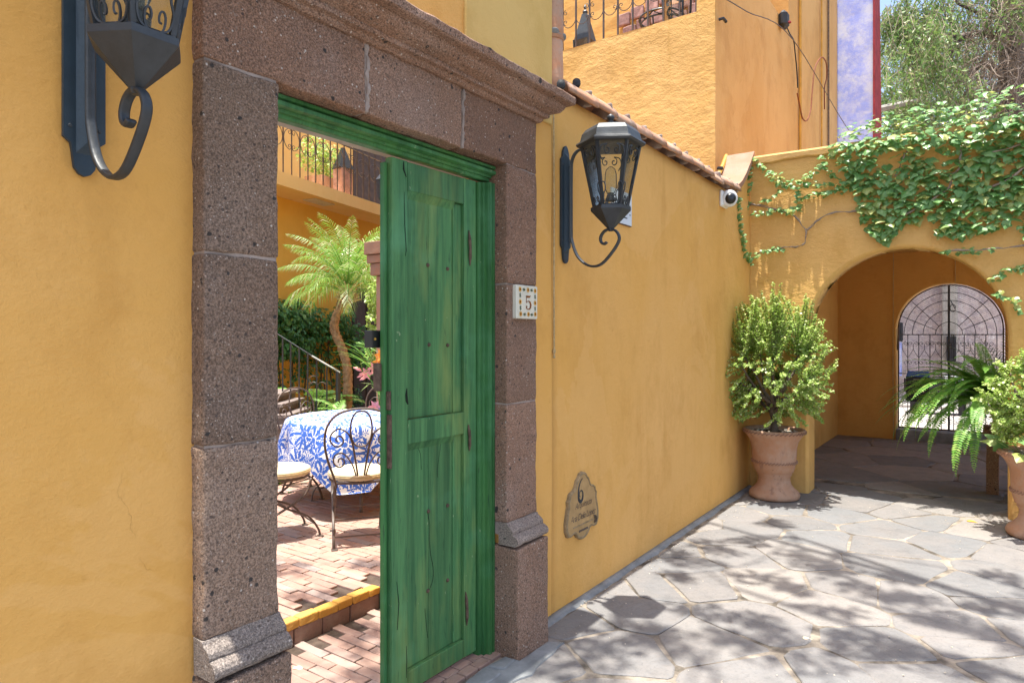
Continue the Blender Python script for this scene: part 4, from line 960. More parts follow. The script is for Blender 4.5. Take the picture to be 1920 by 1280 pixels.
# =================================================================== WALL LANTERNS
def wall_lantern(label, y0):
    t = thing('wall_lantern', label, 'lantern', (0, 0, 0), 'wall lanterns flanking the stone doorway')
    # local frame: x out from the wall, y along it, z up from the bottom of the back plate
    pl = [(0, 0), (.014, .006), (.026, .022), (.030, .055), (.034, .085), (.052, .10), (.052, .60), (.036, .618), (.030, .65), (.016, .675), (0, .685)]
    out = pl + [(-a, b) for a, b in reversed(pl[1:-1])]
    part('back_plate', MB().prism(out, lambda u, v, d: (d, u, v), .0, .012), 'iron_sky_tint', t)
    part('back_ridge', MB().add([(.012, -.022, .06), (.030, 0, .09), (.012, .022, .06), (.012, -.022, .64), (.030, 0, .61), (.012, .022, .64)], [(0, 1, 4, 3), (1, 2, 5, 4), (0, 2, 1), (3, 4, 5)]), 'iron_sky_tint', t)
    g_ = MB()
    for (a, b) in ((.036, .13), (-.036, .13), (.036, .57), (-.036, .57)): g_.tube([(.011, a, b), (.0155, a, b)], [.006, .004], 8)
    part('screw', g_, 'iron', t)
    arm = smoothpath([(.165, 0, .615), (.13, 0, .645), (.085, 0, .640), (.052, 0, .595), (.046, 0, .50), (.046, 0, .20), (.052, 0, .125), (.09, 0, .035), (.16, 0, -.02), (.235, 0, -.02), (.305, 0, .04), (.352, 0, .11), (.335, 0, .158), (.292, 0, .174), (.258, 0, .163), (.238, 0, .135), (.240, 0, .108), (.258, 0, .094), (.275, 0, .103)], 5)
    part('scroll_arm', MB().ribbon(arm, (0, 1, 0), .025, .013), 'iron', t, smooth=True)
    part('top_curl', MB().ribbon([(.165 + .03 * math.cos(a) * (1 - i / 16), 0, .575 + .03 * math.sin(a)) for i, a in enumerate([PI / 2 + k_ * .45 for k_ in range(11)])], (0, 1, 0), .014, .007), 'iron', t)
    cx = .30
    HR = PI / 6     # vertices at 30 + 60k
    def hexl(prof): return MB().lathe(prof, (cx, 0, 0), 6, HR)
    part('cone_base', hexl([(.014, .172), (.106, .270), (.111, .276), (.111, .294), (.103, .297), (.096, .303)]), 'iron', t)
    part('apex_collar', MB().lathe([(.012, .162), (.018, .172), (.012, .184)], (cx, 0, 0), 10), 'iron', t)
    part('roof', hexl([(.165, .628), (.186, .632), (.194, .642), (.190, .652), (.172, .660), (.168, .672), (.160, .702), (.138, .728), (.085, .745), (.045, .756), (.018, .764)]), 'iron', t)
    part('finial', MB().lathe([(.012, .76), (.02, .768), (.010, .775), (.014, .779), (.022, .79), (.019, .803), (.006, .812), (.001, .816)], (cx, 0, 0), 12), 'iron', t, smooth=True)
    rb, rt, zb, zt = .093, .160, .298, .636
    def V(k_, f, off=0.): a = HR + k_ * PI / 3; r_ = rb + (rt - rb) * f + off; return Vector((cx + r_ * math.cos(a), r_ * math.sin(a), zb + (zt - zb) * f))
    for k_ in range(6):
        a0, a1 = V(k_, 0), V(k_, 1); part('frame_bar', MB().tube([a0, a1], [.009, .011], 4), 'iron', t)
    for k_ in range(6):
        A, B, C_, D_ = V(k_, .01, -.005), V(k_ + 1, .01, -.005), V(k_ + 1, .99, -.005), V(k_, .99, -.005)
        part('glass_pane', MB().add([A, B, C_, D_], [(0, 1, 2, 3)]), 'glass', t)
        mid = HR + (k_ + .5) * PI / 3; nrm = Vector((math.cos(mid), math.sin(mid), -.18)).normalized(); gs = MB()
        def F(u, f):    # u -1..1 across the face, f height
            p = V(k_, f).lerp(V(k_ + 1, f), (u + 1) / 2); return p + nrm * .007
        def sp_(u0, f0, r_, a_, tn, sg, ky=.36):
            return [F(u0 + r_ * (1 - .8 * i / 14) * math.cos(a_ + sg * tn * 2 * PI * i / 14), f0 + ky * r_ * (1 - .8 * i / 14) * math.sin(a_ + sg * tn * 2 * PI * i / 14)) for i in range(15)]
        for sg in (1, -1):
            # bottom pair of C scrolls and the tall arm reaching to the bar
            gs.tube(sp_(sg * .30, .085, .26, -PI / 2, 1.05, sg), .0035, 4)
            gs.tube(smoothpath([F(sg * .30, .0), F(sg * .72, .03), F(sg * .86, .13), F(sg * .62, .24), F(sg * .66, .33), F(sg * .86, .35), F(sg * 1.0, .30)], 4), .0035, 4)
            # upper scrolls
            gs.tube(sp_(sg * .33, .84, .28, PI / 2, 1.1, -sg, .3), .0035, 4)
            gs.tube(smoothpath([F(sg * .33, .93), F(sg * .75, .9), F(sg * .9, .78), F(sg * .72, .68)], 4), .0035, 4)
            pass
        part('scrollwork', gs, 'iron', t, kind='stuff')
    part('bulb', MB().lathe([(.008, .36), (.02, .37), (.033, .40), (.034, .44), (.033, .48), (.026, .505), (.010, .52)], (cx, 0, 0), 12), 'glass', t, smooth=True)
    part('lamp_holder', MB().lathe([(.03, .33), (.03, .345), (.016, .35), (.016, .375)], (cx, 0, 0), 10), 'iron', t)
    return t
L1 = wall_lantern('black scrolled wall lantern left of the doorway, cut by the top picture edge', 0)
L2 = dup(L1, label='black scrolled wall lantern right of the doorway beside the hanging rope')
L1.location = (-2.010, .795, 2.03); L2.location = (wallx(3.34) + .004, 3.335, 2.015)

# =================================================================== NUMBER TILE
nt = thing('number_tile', 'glazed house number tile with a brown 5 and yellow flower border', 'tile', (-1.95, 2.82, 1.685))
ty0, ty1, tz0, tz1, tx = 2.724, 2.916, 1.683, 1.853, -1.927
part('tile', MB().bbox((-1.955, ty0, tz0), (tx, ty1, tz1), .004), 'glaze', nt)
def T(u, v, d=.0012): return (tx + d, ty0 + (ty1 - ty0) * u, tz0 + (tz1 - tz0) * v)
fl = [(.16, .87), (.53, .87), (.87, .86), (.17, .5), (.87, .49), (.19, .14), (.55, .14), (.88, .15)]
for (u, v) in fl:
    c = Vector(T(u, v)); pts = []
    for k_ in range(20):
        a = 2 * PI * k_ / 20; r_ = .0155 if k_ % 2 else .0095; pts.append((c.x, c.y + r_ * math.cos(a), c.z + r_ * math.sin(a)))
    fo = part('flower', MB().add(pts, [tuple(range(20))]), 'tile_yellow', nt)
    part('flower_centre', MB().add([(c.x + .0006, c.y + .0065 * math.cos(a), c.z + .0065 * math.sin(a)) for a in [2 * PI * k_ / 8 for k_ in range(8)]], [tuple(range(8))]), 'tile_brown', fo)
def leaflet(mb, c, a, l, w, fn):
    ca, sa = math.cos(a), math.sin(a); pts = [(0, 0), (l * .5, w), (l, 0), (l * .5, -w)]
    mb.add([fn(c[0] + x * ca - y * sa, c[1] + x * sa + y * ca) for x, y in pts], [(0, 1, 2, 3)])
gl = MB()
for (u, v, a) in ((.34, .87, 0), (.70, .87, 0), (.165, .69, PI / 2), (.87, .68, PI / 2), (.18, .32, PI / 2), (.87, .32, PI / 2), (.37, .13, 0), (.71, .13, 0)):
    fn = lambda y_, z_: (tx + .0010, ty0 + y_, tz0 + z_)
    cc = ((ty1 - ty0) * u, (tz1 - tz0) * v)
    for da, s_ in ((0, 1), (PI, 1), (.9, .8), (PI + .9, .8), (2.3, .7), (-.8, .7)): leaflet(gl, cc, a + da, .016 * s_, .0028, fn)
part('leaf_sprig', gl, 'tile_green', nt)
def stroke(mb, pts, ws, fn):
    vs_ = []; n_ = len(pts)
    for i in range(n_):
        a = Vector(pts[max(i - 1, 0)]); b = Vector(pts[min(i + 1, n_ - 1)]); d = (b - a).normalized(); nn = Vector((-d.y, d.x)); p = Vector(pts[i])
        vs_ += [fn(*(p + nn * ws[i] / 2)), fn(*(p - nn * ws[i] / 2))]
    mb.add(vs_, [(2 * i, 2 * i + 1, 2 * i + 3, 2 * i + 2) for i in range(n_ - 1)])
fn5 = lambda u, v: T(u, v, .0018)
g = MB(); stroke(g, [(.43, .672), (.52, .665), (.60, .668), (.655, .70)], [.045, .062, .055, .012], fn5)
stroke(g, [(.455, .68), (.452, .58), (.445, .48)], [.022, .022, .03], fn5)
c5 = [(.45, .485), (.50, .525), (.56, .535), (.62, .50), (.655, .43), (.645, .355), (.60, .30), (.53, .285), (.47, .305), (.445, .345)]
stroke(g, c5, [.012, .02, .035, .06, .072, .068, .045, .028, .03, .05], fn5)
g.add([fn5(.462 + .032 * math.cos(a), .362 + .034 * math.sin(a)) for a in [2 * PI * k_ / 10 for k_ in range(10)]], [tuple(range(10))])
part('digit', g, 'tile_brown', nt, label='brown painted number 5')

# =================================================================== CARVED NAME PLAQUE
PX = -2.013
def textmesh(s, size, shear, fn, space=1.0, off=.0):
    cu = bpy.data.curves.new('lettering', 'FONT'); cu.body = s; cu.size = size; cu.shear = shear; cu.align_x = 'CENTER'; cu.resolution_u = 3; cu.space_character = space; cu.offset = off
    o = bpy.data.objects.new('lettering', cu); COL.objects.link(o); bpy.context.view_layer.update()
    me = bpy.data.meshes.new_from_object(o.evaluated_get(bpy.context.evaluated_depsgraph_get())); bpy.data.objects.remove(o); mb = MB()
    mb.add([fn(v.co.x, v.co.y) for v in me.vertices], [tuple(p.vertices) for p in me.polygons]); return mb
pq = thing('name_plaque', 'scroll shaped ochre clay plaque with a number 6 and script lettering low on the wall', 'plaque', (PX, 3.53, .37))
yc, zc = 3.53, .575
right = [(0, .20), (.03, .192), (.055, .165), (.07, .155), (.085, .12), (.10, .105), (.135, .095), (.15, .085), (.158, .06), (.17, .05), (.165, .02), (.18, -.03), (.192, -.08), (.19, -.125), (.17, -.16), (.14, -.165), (.11, -.155), (.085, -.16), (.065, -.185), (.03, -.205), (0, -.21)]
out = right + [(-a, b) for a, b in reversed(right[1:-1])]; out = [(u * 1.05, v) for u, v in out]
nn = len(out)
def ring(sc, x): return [(x + wallx(yc + u) - wallx(yc), yc + u * sc, zc + v * sc) for u, v in out]
g = MB(); g.add(ring(1, PX - .03) + ring(1, PX + .004) + ring(.975, PX + .013) + ring(.93, PX + .014) + ring(.91, PX + .008), [tuple((j * nn + i, j * nn + (i + 1) % nn, (j + 1) * nn + (i + 1) % nn, (j + 1) * nn + i)) for j in range(4) for i in range(nn)])
part('rim', g, 'plaque_rim', pq)
part('face', MB().add(ring(.912, PX + .0085), [tuple(range(nn))]), 'plaque', pq)
FX = PX + .0105
pf = lambda cy, cz: (lambda u, v: (FX, cy + u, cz + v))
c6 = [(.028, .075), (.005, .066), (-.018, .035), (-.026, -.005), (-.022, -.042), (-.002, -.06), (.02, -.05), (.028, -.022), (.018, 0), (0, .004), (-.014, -.008), (-.012, -.026), (0, -.03)]
P6 = [(p.x, p.y) for p in smoothpath([(a, b, 0) for a, b in c6], 4)]; w6 = [.003, .008, .013, .018, .021, .022, .020, .014, .010, .008, .006, .005, .003]
g = MB(); stroke(g, P6, [w6[min(12, i // 4)] + (w6[min(12, i // 4 + 1)] - w6[min(12, i // 4)]) * (i % 4) / 4 for i in range(len(P6))], pf(yc - .03, zc + .085)); part('digit', g, 'letter_dark', pq, label='dark number 6')
part('lettering', textmesh('Arquitecta', .054, .35, pf(yc + .005, zc - .012), .9, -.0005), 'letter', pq)
part('lettering', textmesh('Ana Delia López', .056, .35, pf(yc, zc - .083), .82, -.0003), 'letter', pq)
part('ornament', MB().bbox((FX - .004, yc - .12, zc - .120), (FX + .003, yc + .13, zc - .112), .002), 'plaque_rim', pq)
part('ornament', MB().bbox((FX - .004, yc - .05, zc - .158), (FX + .003, yc + .06, zc - .145), .003), 'letter', pq)
for k_ in range(3): part('ornament', MB().tube([(FX, yc + .135 + k_ * .012, zc - .09 - k_ * .004), (FX + .004, yc + .145 + k_ * .012, zc - .115), (FX, yc + .14 + k_ * .012, zc - .14)], .003, 5), 'letter', pq)

# =================================================================== SMALL THINGS ON THE WALL
sg_ = thing('paper_sign', 'small white printed sign on the wall partly behind the lantern', 'sign', (-2.03, 4.1, 2.36))
part('board', MB().bbox((wallx(4.1) - .0, 3.93, 2.352), (wallx(4.1) + .014, 4.232, 2.57), .001), 'paper', sg_)
part('edge', MB().bbox((wallx(4.1) + .001, 3.931, 2.346), (wallx(4.1) + .013, 4.231, 2.352), .001), 'rust', sg_)
for k_, (y0, y1, zz) in enumerate([(4.04, 4.16, 2.392), (4.06, 4.12, 2.43), (4.195, 4.21, 2.42), (4.195, 4.21, 2.45), (4.195, 4.21, 2.48)]): part('print_line', MB().box((wallx(4.1) + .0145, y0, zz), (wallx(4.1) + .0150, y1, zz + .008)), 'letter_dark', sg_)
cc = Vector((wallx(6.27) + .06, 6.27, 2.88))
sc = thing('security_camera', 'white dome security camera with black lens below the clay coping', 'camera', cc)
mt = Matrix.Translation(cc) @ Vector((.62, -.75, -.18)).to_track_quat('Z', 'Y').to_matrix().to_4x4()
def lat(prof, m4, n=20): b = MB().lathe(prof, n=n); b.v = [tuple(m4 @ Vector(v)) for v in b.v]; return b
part('housing', lat([(.0, -.075), (.05, -.07), (.075, -.045), (.082, -.01), (.08, .025), (.07, .045), (.055, .05)], mt), 'white', sc, smooth=True)
part('lens', lat([(.052, .046), (.05, .06), (.038, .075), (.02, .083), (.0, .085)], mt), 'black', sc, smooth=True)
part('mount', MB().bbox((wallx(6.27) - .005, 6.18, 2.80), (wallx(6.27) + .035, 6.36, 2.955), .015), 'white', sc)
rp = thing('hanging_rope', 'thin knotted rope hanging down the wall from under the cornice', 'rope', (-2.0, 3.13, 1.53))
q = onX(1038, 232, -2.003); q2 = onX(1039, 660, -2.003)
part('rope', MB().tube([(q.x, q.y, q.z + .05), (q.x + .002, q.y + .003, 2.3), (q2.x + .001, q2.y - .004, 1.9), (q2.x, q2.y, q2.z)], .0045, 6), 'rope', rp)
part('knot', MB().lathe([(.003, -.035), (.008, -.03), (.004, -.012), (.010, 0), (.009, .012), (.003, .02)], q2, 8), 'rope', rp)
for (pos_, lab) in ((onX(1052, 159, -1.95), 'ribbed wire insulator at the foot of the vertical tiles beside the cornice'), (onX(1081, 156, -2.0), 'small round insulator standing above the start of the clay coping')):
    t = thing('wire_insulator', lab, 'insulator', pos_, 'wire insulators by the coping'); m4 = Matrix.Translation(pos_) @ Vector((.5, -.85, .1)).to_track_quat('Z', 'Y').to_matrix().to_4x4()
    part('disc', lat([(.006, -.02), (.024, -.018), (.025, -.01), (.012, -.004), (.012, .003), (.024, .008), (.024, .016), (.006, .02)], m4, 14), 'dark_metal', t); part('peg', MB().tube([pos_ + Vector((-.03, 0, -.05)), pos_], .006, 5), 'rust', t)
yt = thing('conduit_clip', 'yellow painted conduit with small black clip beside the clay slab', 'conduit', onX(1346, 330, -2.3))
part('conduit', MB().tube(smoothpath([onX(1338, 345, -2.28), onX(1352, 318, -2.30), onX(1362, 292, -2.33)]), .022, 7), 'pipe', yt)
part('clip', MB().lathe([(.03, -.015), (.035, 0), (.03, .015)], onX(1350, 316, -2.25), 8), 'black', yt)

# =================================================================== LEAF AND FROND TOOLS
def basis(n, tip):
    n = n.normalized(); tip = (tip - n * tip.dot(n)).normalized(); x = tip.cross(n)
    return Matrix(((x.x, tip.x, n.x, 0), (x.y, tip.y, n.y, 0), (x.z, tip.z, n.z, 0), (0, 0, 0, 1)))
def rv(r_, s=1.): return Vector((r_.uniform(-s, s), r_.uniform(-s, s), r_.uniform(-s, s)))
IVR = [(0, 0), (.30, -.14), (.56, .02), (.60, .26), (.40, .46), (.22, .72), (0, 1.0)]
def ivyleaf(var):
    rr_ = random.Random(var); vs_ = []
    R_ = [(x * rr_.uniform(.88, 1.1), y) for x, y in IVR]; L_ = [(-x * rr_.uniform(.88, 1.1), y) for x, y in IVR]
    fo = rr_.uniform(.1, .4); h = lambda x, y: -abs(x) * fo - .22 * y * y + .1 * y
    vs_ = [(x, y, h(x, y)) for x, y in R_] + [(x, y, h(x, y)) for x, y in L_[1:-1]]
    mid = len(vs_); vs_.append((0, .4, .03)); n_ = len(R_)
    fs_ = [(i, i + 1, mid) for i in range(n_ - 1)]; lids = [0] + list(range(n_, n_ + len(L_) - 2)) + [n_ - 1]
    fs_ += [(lids[i + 1], lids[i], mid) for i in range(len(lids) - 1)]
    return vs_, fs_
IL = [ivyleaf(s) for s in range(5)]
def leafmesh(mat): return [mesh_of('leaf', MB().add(*l), mat) for l in IL]
ILM = leafmesh('ivy')
def inpoly(x, y, P):
    c = False; n_ = len(P)
    for i in range(n_):
        x1, y1 = P[i]; x2, y2 = P[(i + 1) % n_]
        if (y1 > y) != (y2 > y) and x < (x2 - x1) * (y - y1) / (y2 - y1) + x1: c = not c
    return c
# ---- ivy on the arch wall
ivr = random.Random(5)
ivy = thing('ivy', 'green ivy hanging over the top of the arch wall with bare stems', 'ivy', (-.6, AY - .05, 3.3))
poly = [(px, py) for px, py in [(1556, 268), (1590, 232), (1700, 205), (1800, 190), (1930, 155), (2100, 140), (2300, 140), (2300, 430), (2080, 450), (1925, 452), (1895, 425), (1868, 440), (1835, 425), (1800, 452), (1765, 440), (1742, 405), (1705, 418), (1690, 440), (1660, 452), (1628, 430), (1608, 395), (1612, 350), (1590, 335), (1570, 322), (1572, 300)]]
PW = [(onY(px, py, AY).x, onY(px, py, AY).z) for px, py in poly]
spots = []
for _ in range(90000):
    if len(spots) > 2500: break
    x = ivr.uniform(-1.35, 2.6); z = ivr.uniform(2.4, 3.95)
    if not inpoly(x + .05 * pnoise(x, z, 9), z + .05 * pnoise(x, z, 8, 4), PW): continue
    dens = .88 + 1.1 * pnoise(x, z, 2.6, 9) + .5 * pnoise(x, z, 7, 2)
    if z > 3.35: dens += .8
    if x > .6 and ivr.random() < .35: continue
    if ivr.random() > dens: continue
    off = ivr.uniform(.02, .10) + (.06 if z > 3.3 else 0)
    yy = AY - off if z < 3.46 else AY - off + ivr.uniform(0, .30)
    s_ = ivr.choice((ivr.uniform(.032, .055), ivr.uniform(.045, .075), ivr.uniform(.06, .092))) * (1 if z < 3.45 else .85)
    tilt = ivr.uniform(.1, 1.25) if z < 3.45 else ivr.uniform(.7, 1.6)
    spots.append((Vector((x, yy, z)), s_, tilt))
strands = [[(1560, 300), (1520, 325), (1475, 345), (1445, 330), (1425, 305), (1410, 300)], [(1600, 345), (1560, 348), (1520, 345), (1490, 350), (1470, 335), (1450, 320)],
           [(1600, 350), (1550, 362), (1500, 372), (1500, 390), (1460, 395), (1430, 398), (1405, 405)], [(1408, 302), (1404, 340), (1402, 370), (1400, 400)],
           [(1465, 465), (1440, 468), (1415, 478), (1400, 480)], [(1600, 345), (1560, 330), (1540, 300), (1570, 285)], [(1470, 352), (1450, 370), (1425, 378)],
           [(1920, 500), (1895, 505), (1870, 520), (1855, 525)], [(1920, 580), (1900, 562), (1880, 552), (1868, 548)], [(1860, 470), (1830, 470), (1790, 468), (1760, 470)], [(1960, 500), (1940, 492), (1915, 502)], [(1500, 355), (1490, 375), (1495, 395)]]
sm = []
for st in strands:
    P = smoothpath([onY(a, b, AY - .035) for a, b in st], 6)
    for i in range(len(P) - 1):
        d = (P[i + 1] - P[i]).length; m = max(1, int(d / .013))
        for q in range(m):
            for _ in range(1): sm.append((P[i].lerp(P[i + 1], q / m) + rv(ivr, .028) + Vector((0, -.02, 0)), ivr.uniform(.030, .056), ivr.uniform(.3, 1.3)))
# strand creeping down the left wall near the corner
P = smoothpath([Vector((wallx(6.9) + .02, yy, zz)) for yy, zz in ((6.75, 2.97), (6.78, 2.8), (6.85, 2.62), (6.98, 2.45), (7.15, 2.36))], 5)
for i in range(len(P) - 1):
    for q in range(3): sm.append((P[i].lerp(P[i + 1], q / 3) + rv(ivr, .02), ivr.uniform(.03, .05), .8))
def ivybasis(tilt, side=0.):
    n_ = Vector((ivr.uniform(-.45, .45) + side, -math.cos(tilt), math.sin(tilt))); tip = Vector((ivr.uniform(-.6, .6), -.25, -1)); return basis(n_, tip)
spots.sort(key=lambda s: -s[1] if -1.3 < s[0].x < .3 else 0)
stuff = MB(); k = 0
for i, (p, s_, tl) in enumerate(spots):
    m4 = Matrix.Translation(p) @ ivybasis(tl) @ Matrix.Scale(s_, 4)
    if i < 290: piece('leaf', ILM[i % 5], ivy, m4)
    else:
        l = IL[i % 5]; stuff.add([m4 @ Vector(v) for v in l[0]], l[1])
for (p, s_, tl) in sm:
    m4 = Matrix.Translation(p) @ ivybasis(tl) @ Matrix.Scale(s_, 4); l = IL[int(s_ * 1e4) % 5]; stuff.add([m4 @ Vector(v) for v in l[0]], l[1])
part('leaves', stuff, 'ivy', ivy, kind='stuff')
stem = [[(1395, 380), (1450, 392), (1490, 405), (1512, 430), (1530, 415), (1560, 400), (1600, 396), (1650, 385)], [(1512, 430), (1508, 455), (1495, 462), (1465, 464), (1420, 476)], [(1785, 470), (1850, 468), (1905, 462), (1990, 455)], [(1770, 330), (1795, 320), (1800, 300), (1802, 280)], [(1690, 405), (1740, 380), (1780, 350), (1782, 330)], [(1860, 350), (1900, 330), (1930, 305)], [(1850, 290), (1900, 275), (1940, 265)], [(1680, 330), (1692, 300), (1700, 285)], [(1460, 395), (1430, 385), (1405, 385)], [(1640, 270), (1700, 262), (1760, 255), (1850, 235), (1950, 215)], [(1530, 415), (1522, 425), (1512, 432), (1512, 445)]]
for st in stem:
    P = smoothpath([onY(a, b, AY - .03 - (.05 if 1640 < a else 0)) for a, b in st], 5); P = [p + rv(ivr, .006) for p in P]
    part('stem', MB().tube(P, [.007 + .004 * math.sin(i * 1.3) for i in range(len(P))], 5), 'twig', ivy, smooth=True)

def frond(leafmb, ribmb, p0, az, el, L, droop, nl, ll, lw, ang=.8, ldroop=.5, r_=None, w0=.35, rib=.006, seg=14, start=.12, ragged=.1, fold=.15, angk=.45):
    r_ = r_ or random
    P = []; d = Vector((math.cos(az) * math.cos(el), math.sin(az) * math.cos(el), math.sin(el))); p = Vector(p0)
    st = L / seg
    for i in range(seg + 1):
        P.append(p.copy()); e = el - droop * (i / seg) ** 1.25; d = Vector((math.cos(az) * math.cos(e), math.sin(az) * math.cos(e), math.sin(e))); p = p + d * st
    if ribmb is not None: ribmb.tube(P, [rib * (1 - .85 * i / seg) for i in range(seg + 1)], 4, cap=False)
    side = Vector((-math.sin(az), math.cos(az), 0))
    for i in range(nl):
        t = start + (1 - start) * (i + .5) / nl; f = t * seg; k_ = min(int(f), seg - 1); q = P[k_].lerp(P[k_ + 1], f - k_); tg = (P[k_ + 1] - P[k_]).normalized(); upv = side.cross(tg) * -1
        sz = ll * (math.sin(PI * min(1, (t * (1 - w0) + w0))) ** .6 if t > .5 else (.55 + .45 * min(1, t / .35))) * (1 + r_.uniform(-ragged, ragged))
        if t > .93: sz *= .8
        for sg in (1, -1):
            a_ = ang * (1 - angk * t) + r_.uniform(-.08, .08)
            dd = (tg * math.cos(a_) + side * sg * math.sin(a_) + upv * fold).normalized(); mid = q + dd * sz * .55 + Vector((0, 0, -ldroop * sz * .14)); tip = q + dd * sz * .95 + Vector((0, 0, -ldroop * sz * .55))
            wv = tg * lw * .5 * (1 if sz > .5 * ll else .7)
            leafmb.add([q - wv * .5, q + wv * .5, mid + wv, tip, mid - wv], [(0, 1, 2, 4), (4, 2, 3)])
    return P

# =================================================================== TERRACOTTA URNS WITH JADE BUSHES
def urn(label, x, y, s=1., seed=0):
    t = thing('terracotta_urn', label, 'plant pot', (x, y, 0), 'terracotta urns either side of the arch')
    prof = [(.205, .0), (.232, .012), (.238, .04), (.225, .07), (.19, .10), (.160, .135), (.148, .18), (.150, .215), (.165, .235), (.160, .25), (.178, .262), (.190, .30), (.200, .345), (.205, .352), (.206, .372), (.203, .378), (.205, .43), (.208, .50), (.220, .55), (.248, .60), (.272, .63), (.284, .645), (.290, .672), (.276, .68), (.255, .672), (.245, .64), (.225, .60)]
    prof = [(r_ * s, z_ * s) for r_, z_ in prof]
    def fn(a, z): return 1 + (.012 * abs(math.sin(a * 9)) if .38 * s < z < .57 * s else 0) + .006 * math.sin(a * 3 + z * 5 + seed)
    part('pot', MB().lathe(prof, (x, y, 0), 56, 0, fn), 'terracotta', t, smooth=True)
    for (zz, rr_) in ((.655, .287), (.362, .206)):
        g_ = MB()
        for k_ in range(44):
            a = 2 * PI * k_ / 44; a2 = a + .13; g_.tube([(x + (rr_ * s + .002) * math.cos(a), y + (rr_ * s + .002) * math.sin(a), (zz - .011) * s), (x + (rr_ * s + .005) * math.cos((a + a2) / 2), y + (rr_ * s + .005) * math.sin((a + a2) / 2), zz * s), (x + (rr_ * s + .002) * math.cos(a2), y + (rr_ * s + .002) * math.sin(a2), (zz + .011) * s)], .006, 5)
        part('rope_band', g_, 'slab', t)
    part('soil', MB().lathe([(.24 * s, .60 * s), (.23 * s, .64 * s), (.12 * s, .655 * s), (.01, .66 * s)], (x, y, 0), 20), 'soil', t)
    g_ = MB(); r_ = random.Random(seed)
    for k_ in range(150):
        a = r_.uniform(0, 2 * PI); q = math.sqrt(r_.random()) * .225 * s; z_ = (.652) * s; w_ = r_.uniform(.006, .014)
        g_.lathe([(w_ * .6, -w_ * .4), (w_, 0), (w_ * .5, w_ * .5)], (x + q * math.cos(a), y + q * math.sin(a), z_), 5, r_.random())
    part('pebbles', g_, 'gravel', t, kind='stuff'); return t
def jade(label, base, H, W, ntw, seed, shape, lean=(0, 0)):
    r_ = random.Random(seed); x, y, z0 = base
    t = thing('jade_bush', label, 'shrub', base, 'jade bushes growing in the urns')
    g_ = MB(); tr_ = smoothpath([(x, y, z0 - .03), (x + .01, y, z0 + .10), (x - .01, y + .01, z0 + .20), (x + .0, y, z0 + .30)], 4)
    part('trunk', MB().tube(tr_, [.042 - .010 * i / len(tr_) + .003 * math.sin(i * 2.1) for i in range(len(tr_))], 9), 'bark', t, smooth=True)
    lf = MB(); tw = MB(); lm = MB()
    limbs = []
    for k_ in range(13):
        a = 2 * PI * k_ / 13 + r_.uniform(-.3, .3); e = r_.uniform(.3, 1.45); L = H * r_.uniform(.25, .37)
        p = Vector(tr_[-1 - (k_ % 7)]); d = Vector((math.cos(a) * math.cos(e), math.sin(a) * math.cos(e), math.sin(e)))
        q = [p, p + d * L * .35 + rv(r_, .02), p + d * L * .7 + Vector((0, 0, .06)) + rv(r_, .03), p + d * L + Vector((0, 0, .12)) + rv(r_, .03)]
        Q = smoothpath(q, 4); lm.tube(Q, [.02 * (1 - .75 * i / len(Q)) for i in range(len(Q))], 6); limbs.append(Q)
    part('limb', lm, 'bark', t, smooth=True)
    allp = [p for Q in limbs for p in Q[4:]]
    for k_ in range(ntw):
        # end point inside the crown outline
        for _ in range(50):
            a = r_.uniform(0, 2 * PI); rad = r_.random() ** .42; hh = r_.random() * (.86 + .16 * mnoise.noise(Vector((math.cos(a) * 2 * rad, math.sin(a) * 2 * rad, seed))) * 2)
            hh = min(hh, 1.0 - .22 * rad ** 3)
            if hh < .23 and rad < .78: continue
            if mnoise.noise(Vector((math.cos(a) * rad * 2.2, math.sin(a) * rad * 2.2, hh * 4.5 + seed))) < -.30: continue
            zz = z0 + H * hh; wz = shape(hh) * W * (1 + .16 * mnoise.noise(Vector((a * 1.3, zz * 3, seed))))
            q = Vector((x + lean[0] * (zz - z0) + math.cos(a) * wz * rad, y + lean[1] * (zz - z0) + math.sin(a) * wz * rad, zz)); break
        if q.z < .72: continue
        s0 = min(allp, key=lambda p: (p - q).length + .35 * max(0, p.z - q.z) + r_.uniform(0, .12)); dq = q - s0; L = dq.length
        if L > .38: s0 = q - dq.normalized() * .38; L = .38
        up_ = Vector((0, 0, .35 * L * r_.uniform(-.3, 1.0))); Q = smoothpath([s0, s0 + (q - s0) * .5 - up_ * .3 + rv(r_, .015), q + up_ * .4], 5)
        tw.tube(Q, [.0035 * (1 - .6 * i / len(Q)) for i in range(len(Q))], 3, cap=False)
        n_ = max(4, int(L / .011))
        for j in range(n_):
            f = (.15 + .85 * j / n_) * (len(Q) - 1); i0 = min(int(f), len(Q) - 2); c = Q[i0].lerp(Q[i0 + 1], f - i0); tg = (Q[i0 + 1] - Q[i0]).normalized()
            a = (j % 2) * PI / 2 + r_.uniform(-.5, .5); o1 = tg.orthogonal().normalized(); o2 = tg.cross(o1)
            for sg in (1, -1):
                dr = (o1 * math.cos(a) + o2 * math.sin(a)) * sg; s_ = r_.uniform(.012, .020); nrm = (tg * .5 + Vector((0, 0, .6)) + rv(r_, .6))
                b_ = basis(nrm if nrm.length > .01 else tg, dr + tg * .4); m4 = Matrix.Translation(c) @ b_ @ Matrix.Scale(s_, 4)
                lf.add([m4 @ Vector(v) for v in ((0, 0, 0), (.55, .5, .06), (.5, 1.1, 0), (0, 1.45, -.05), (-.5, 1.1, 0), (-.55, .5, .06))], [(0, 1, 2, 3, 4, 5)])
    part('twigs', tw, 'bark', t, kind='stuff'); part('foliage', lf, 'jade', t, kind='stuff'); return t
urn('terracotta urn in the corner left of the arch with rope moulded rim', -1.735, 6.86, 1.0, 2)
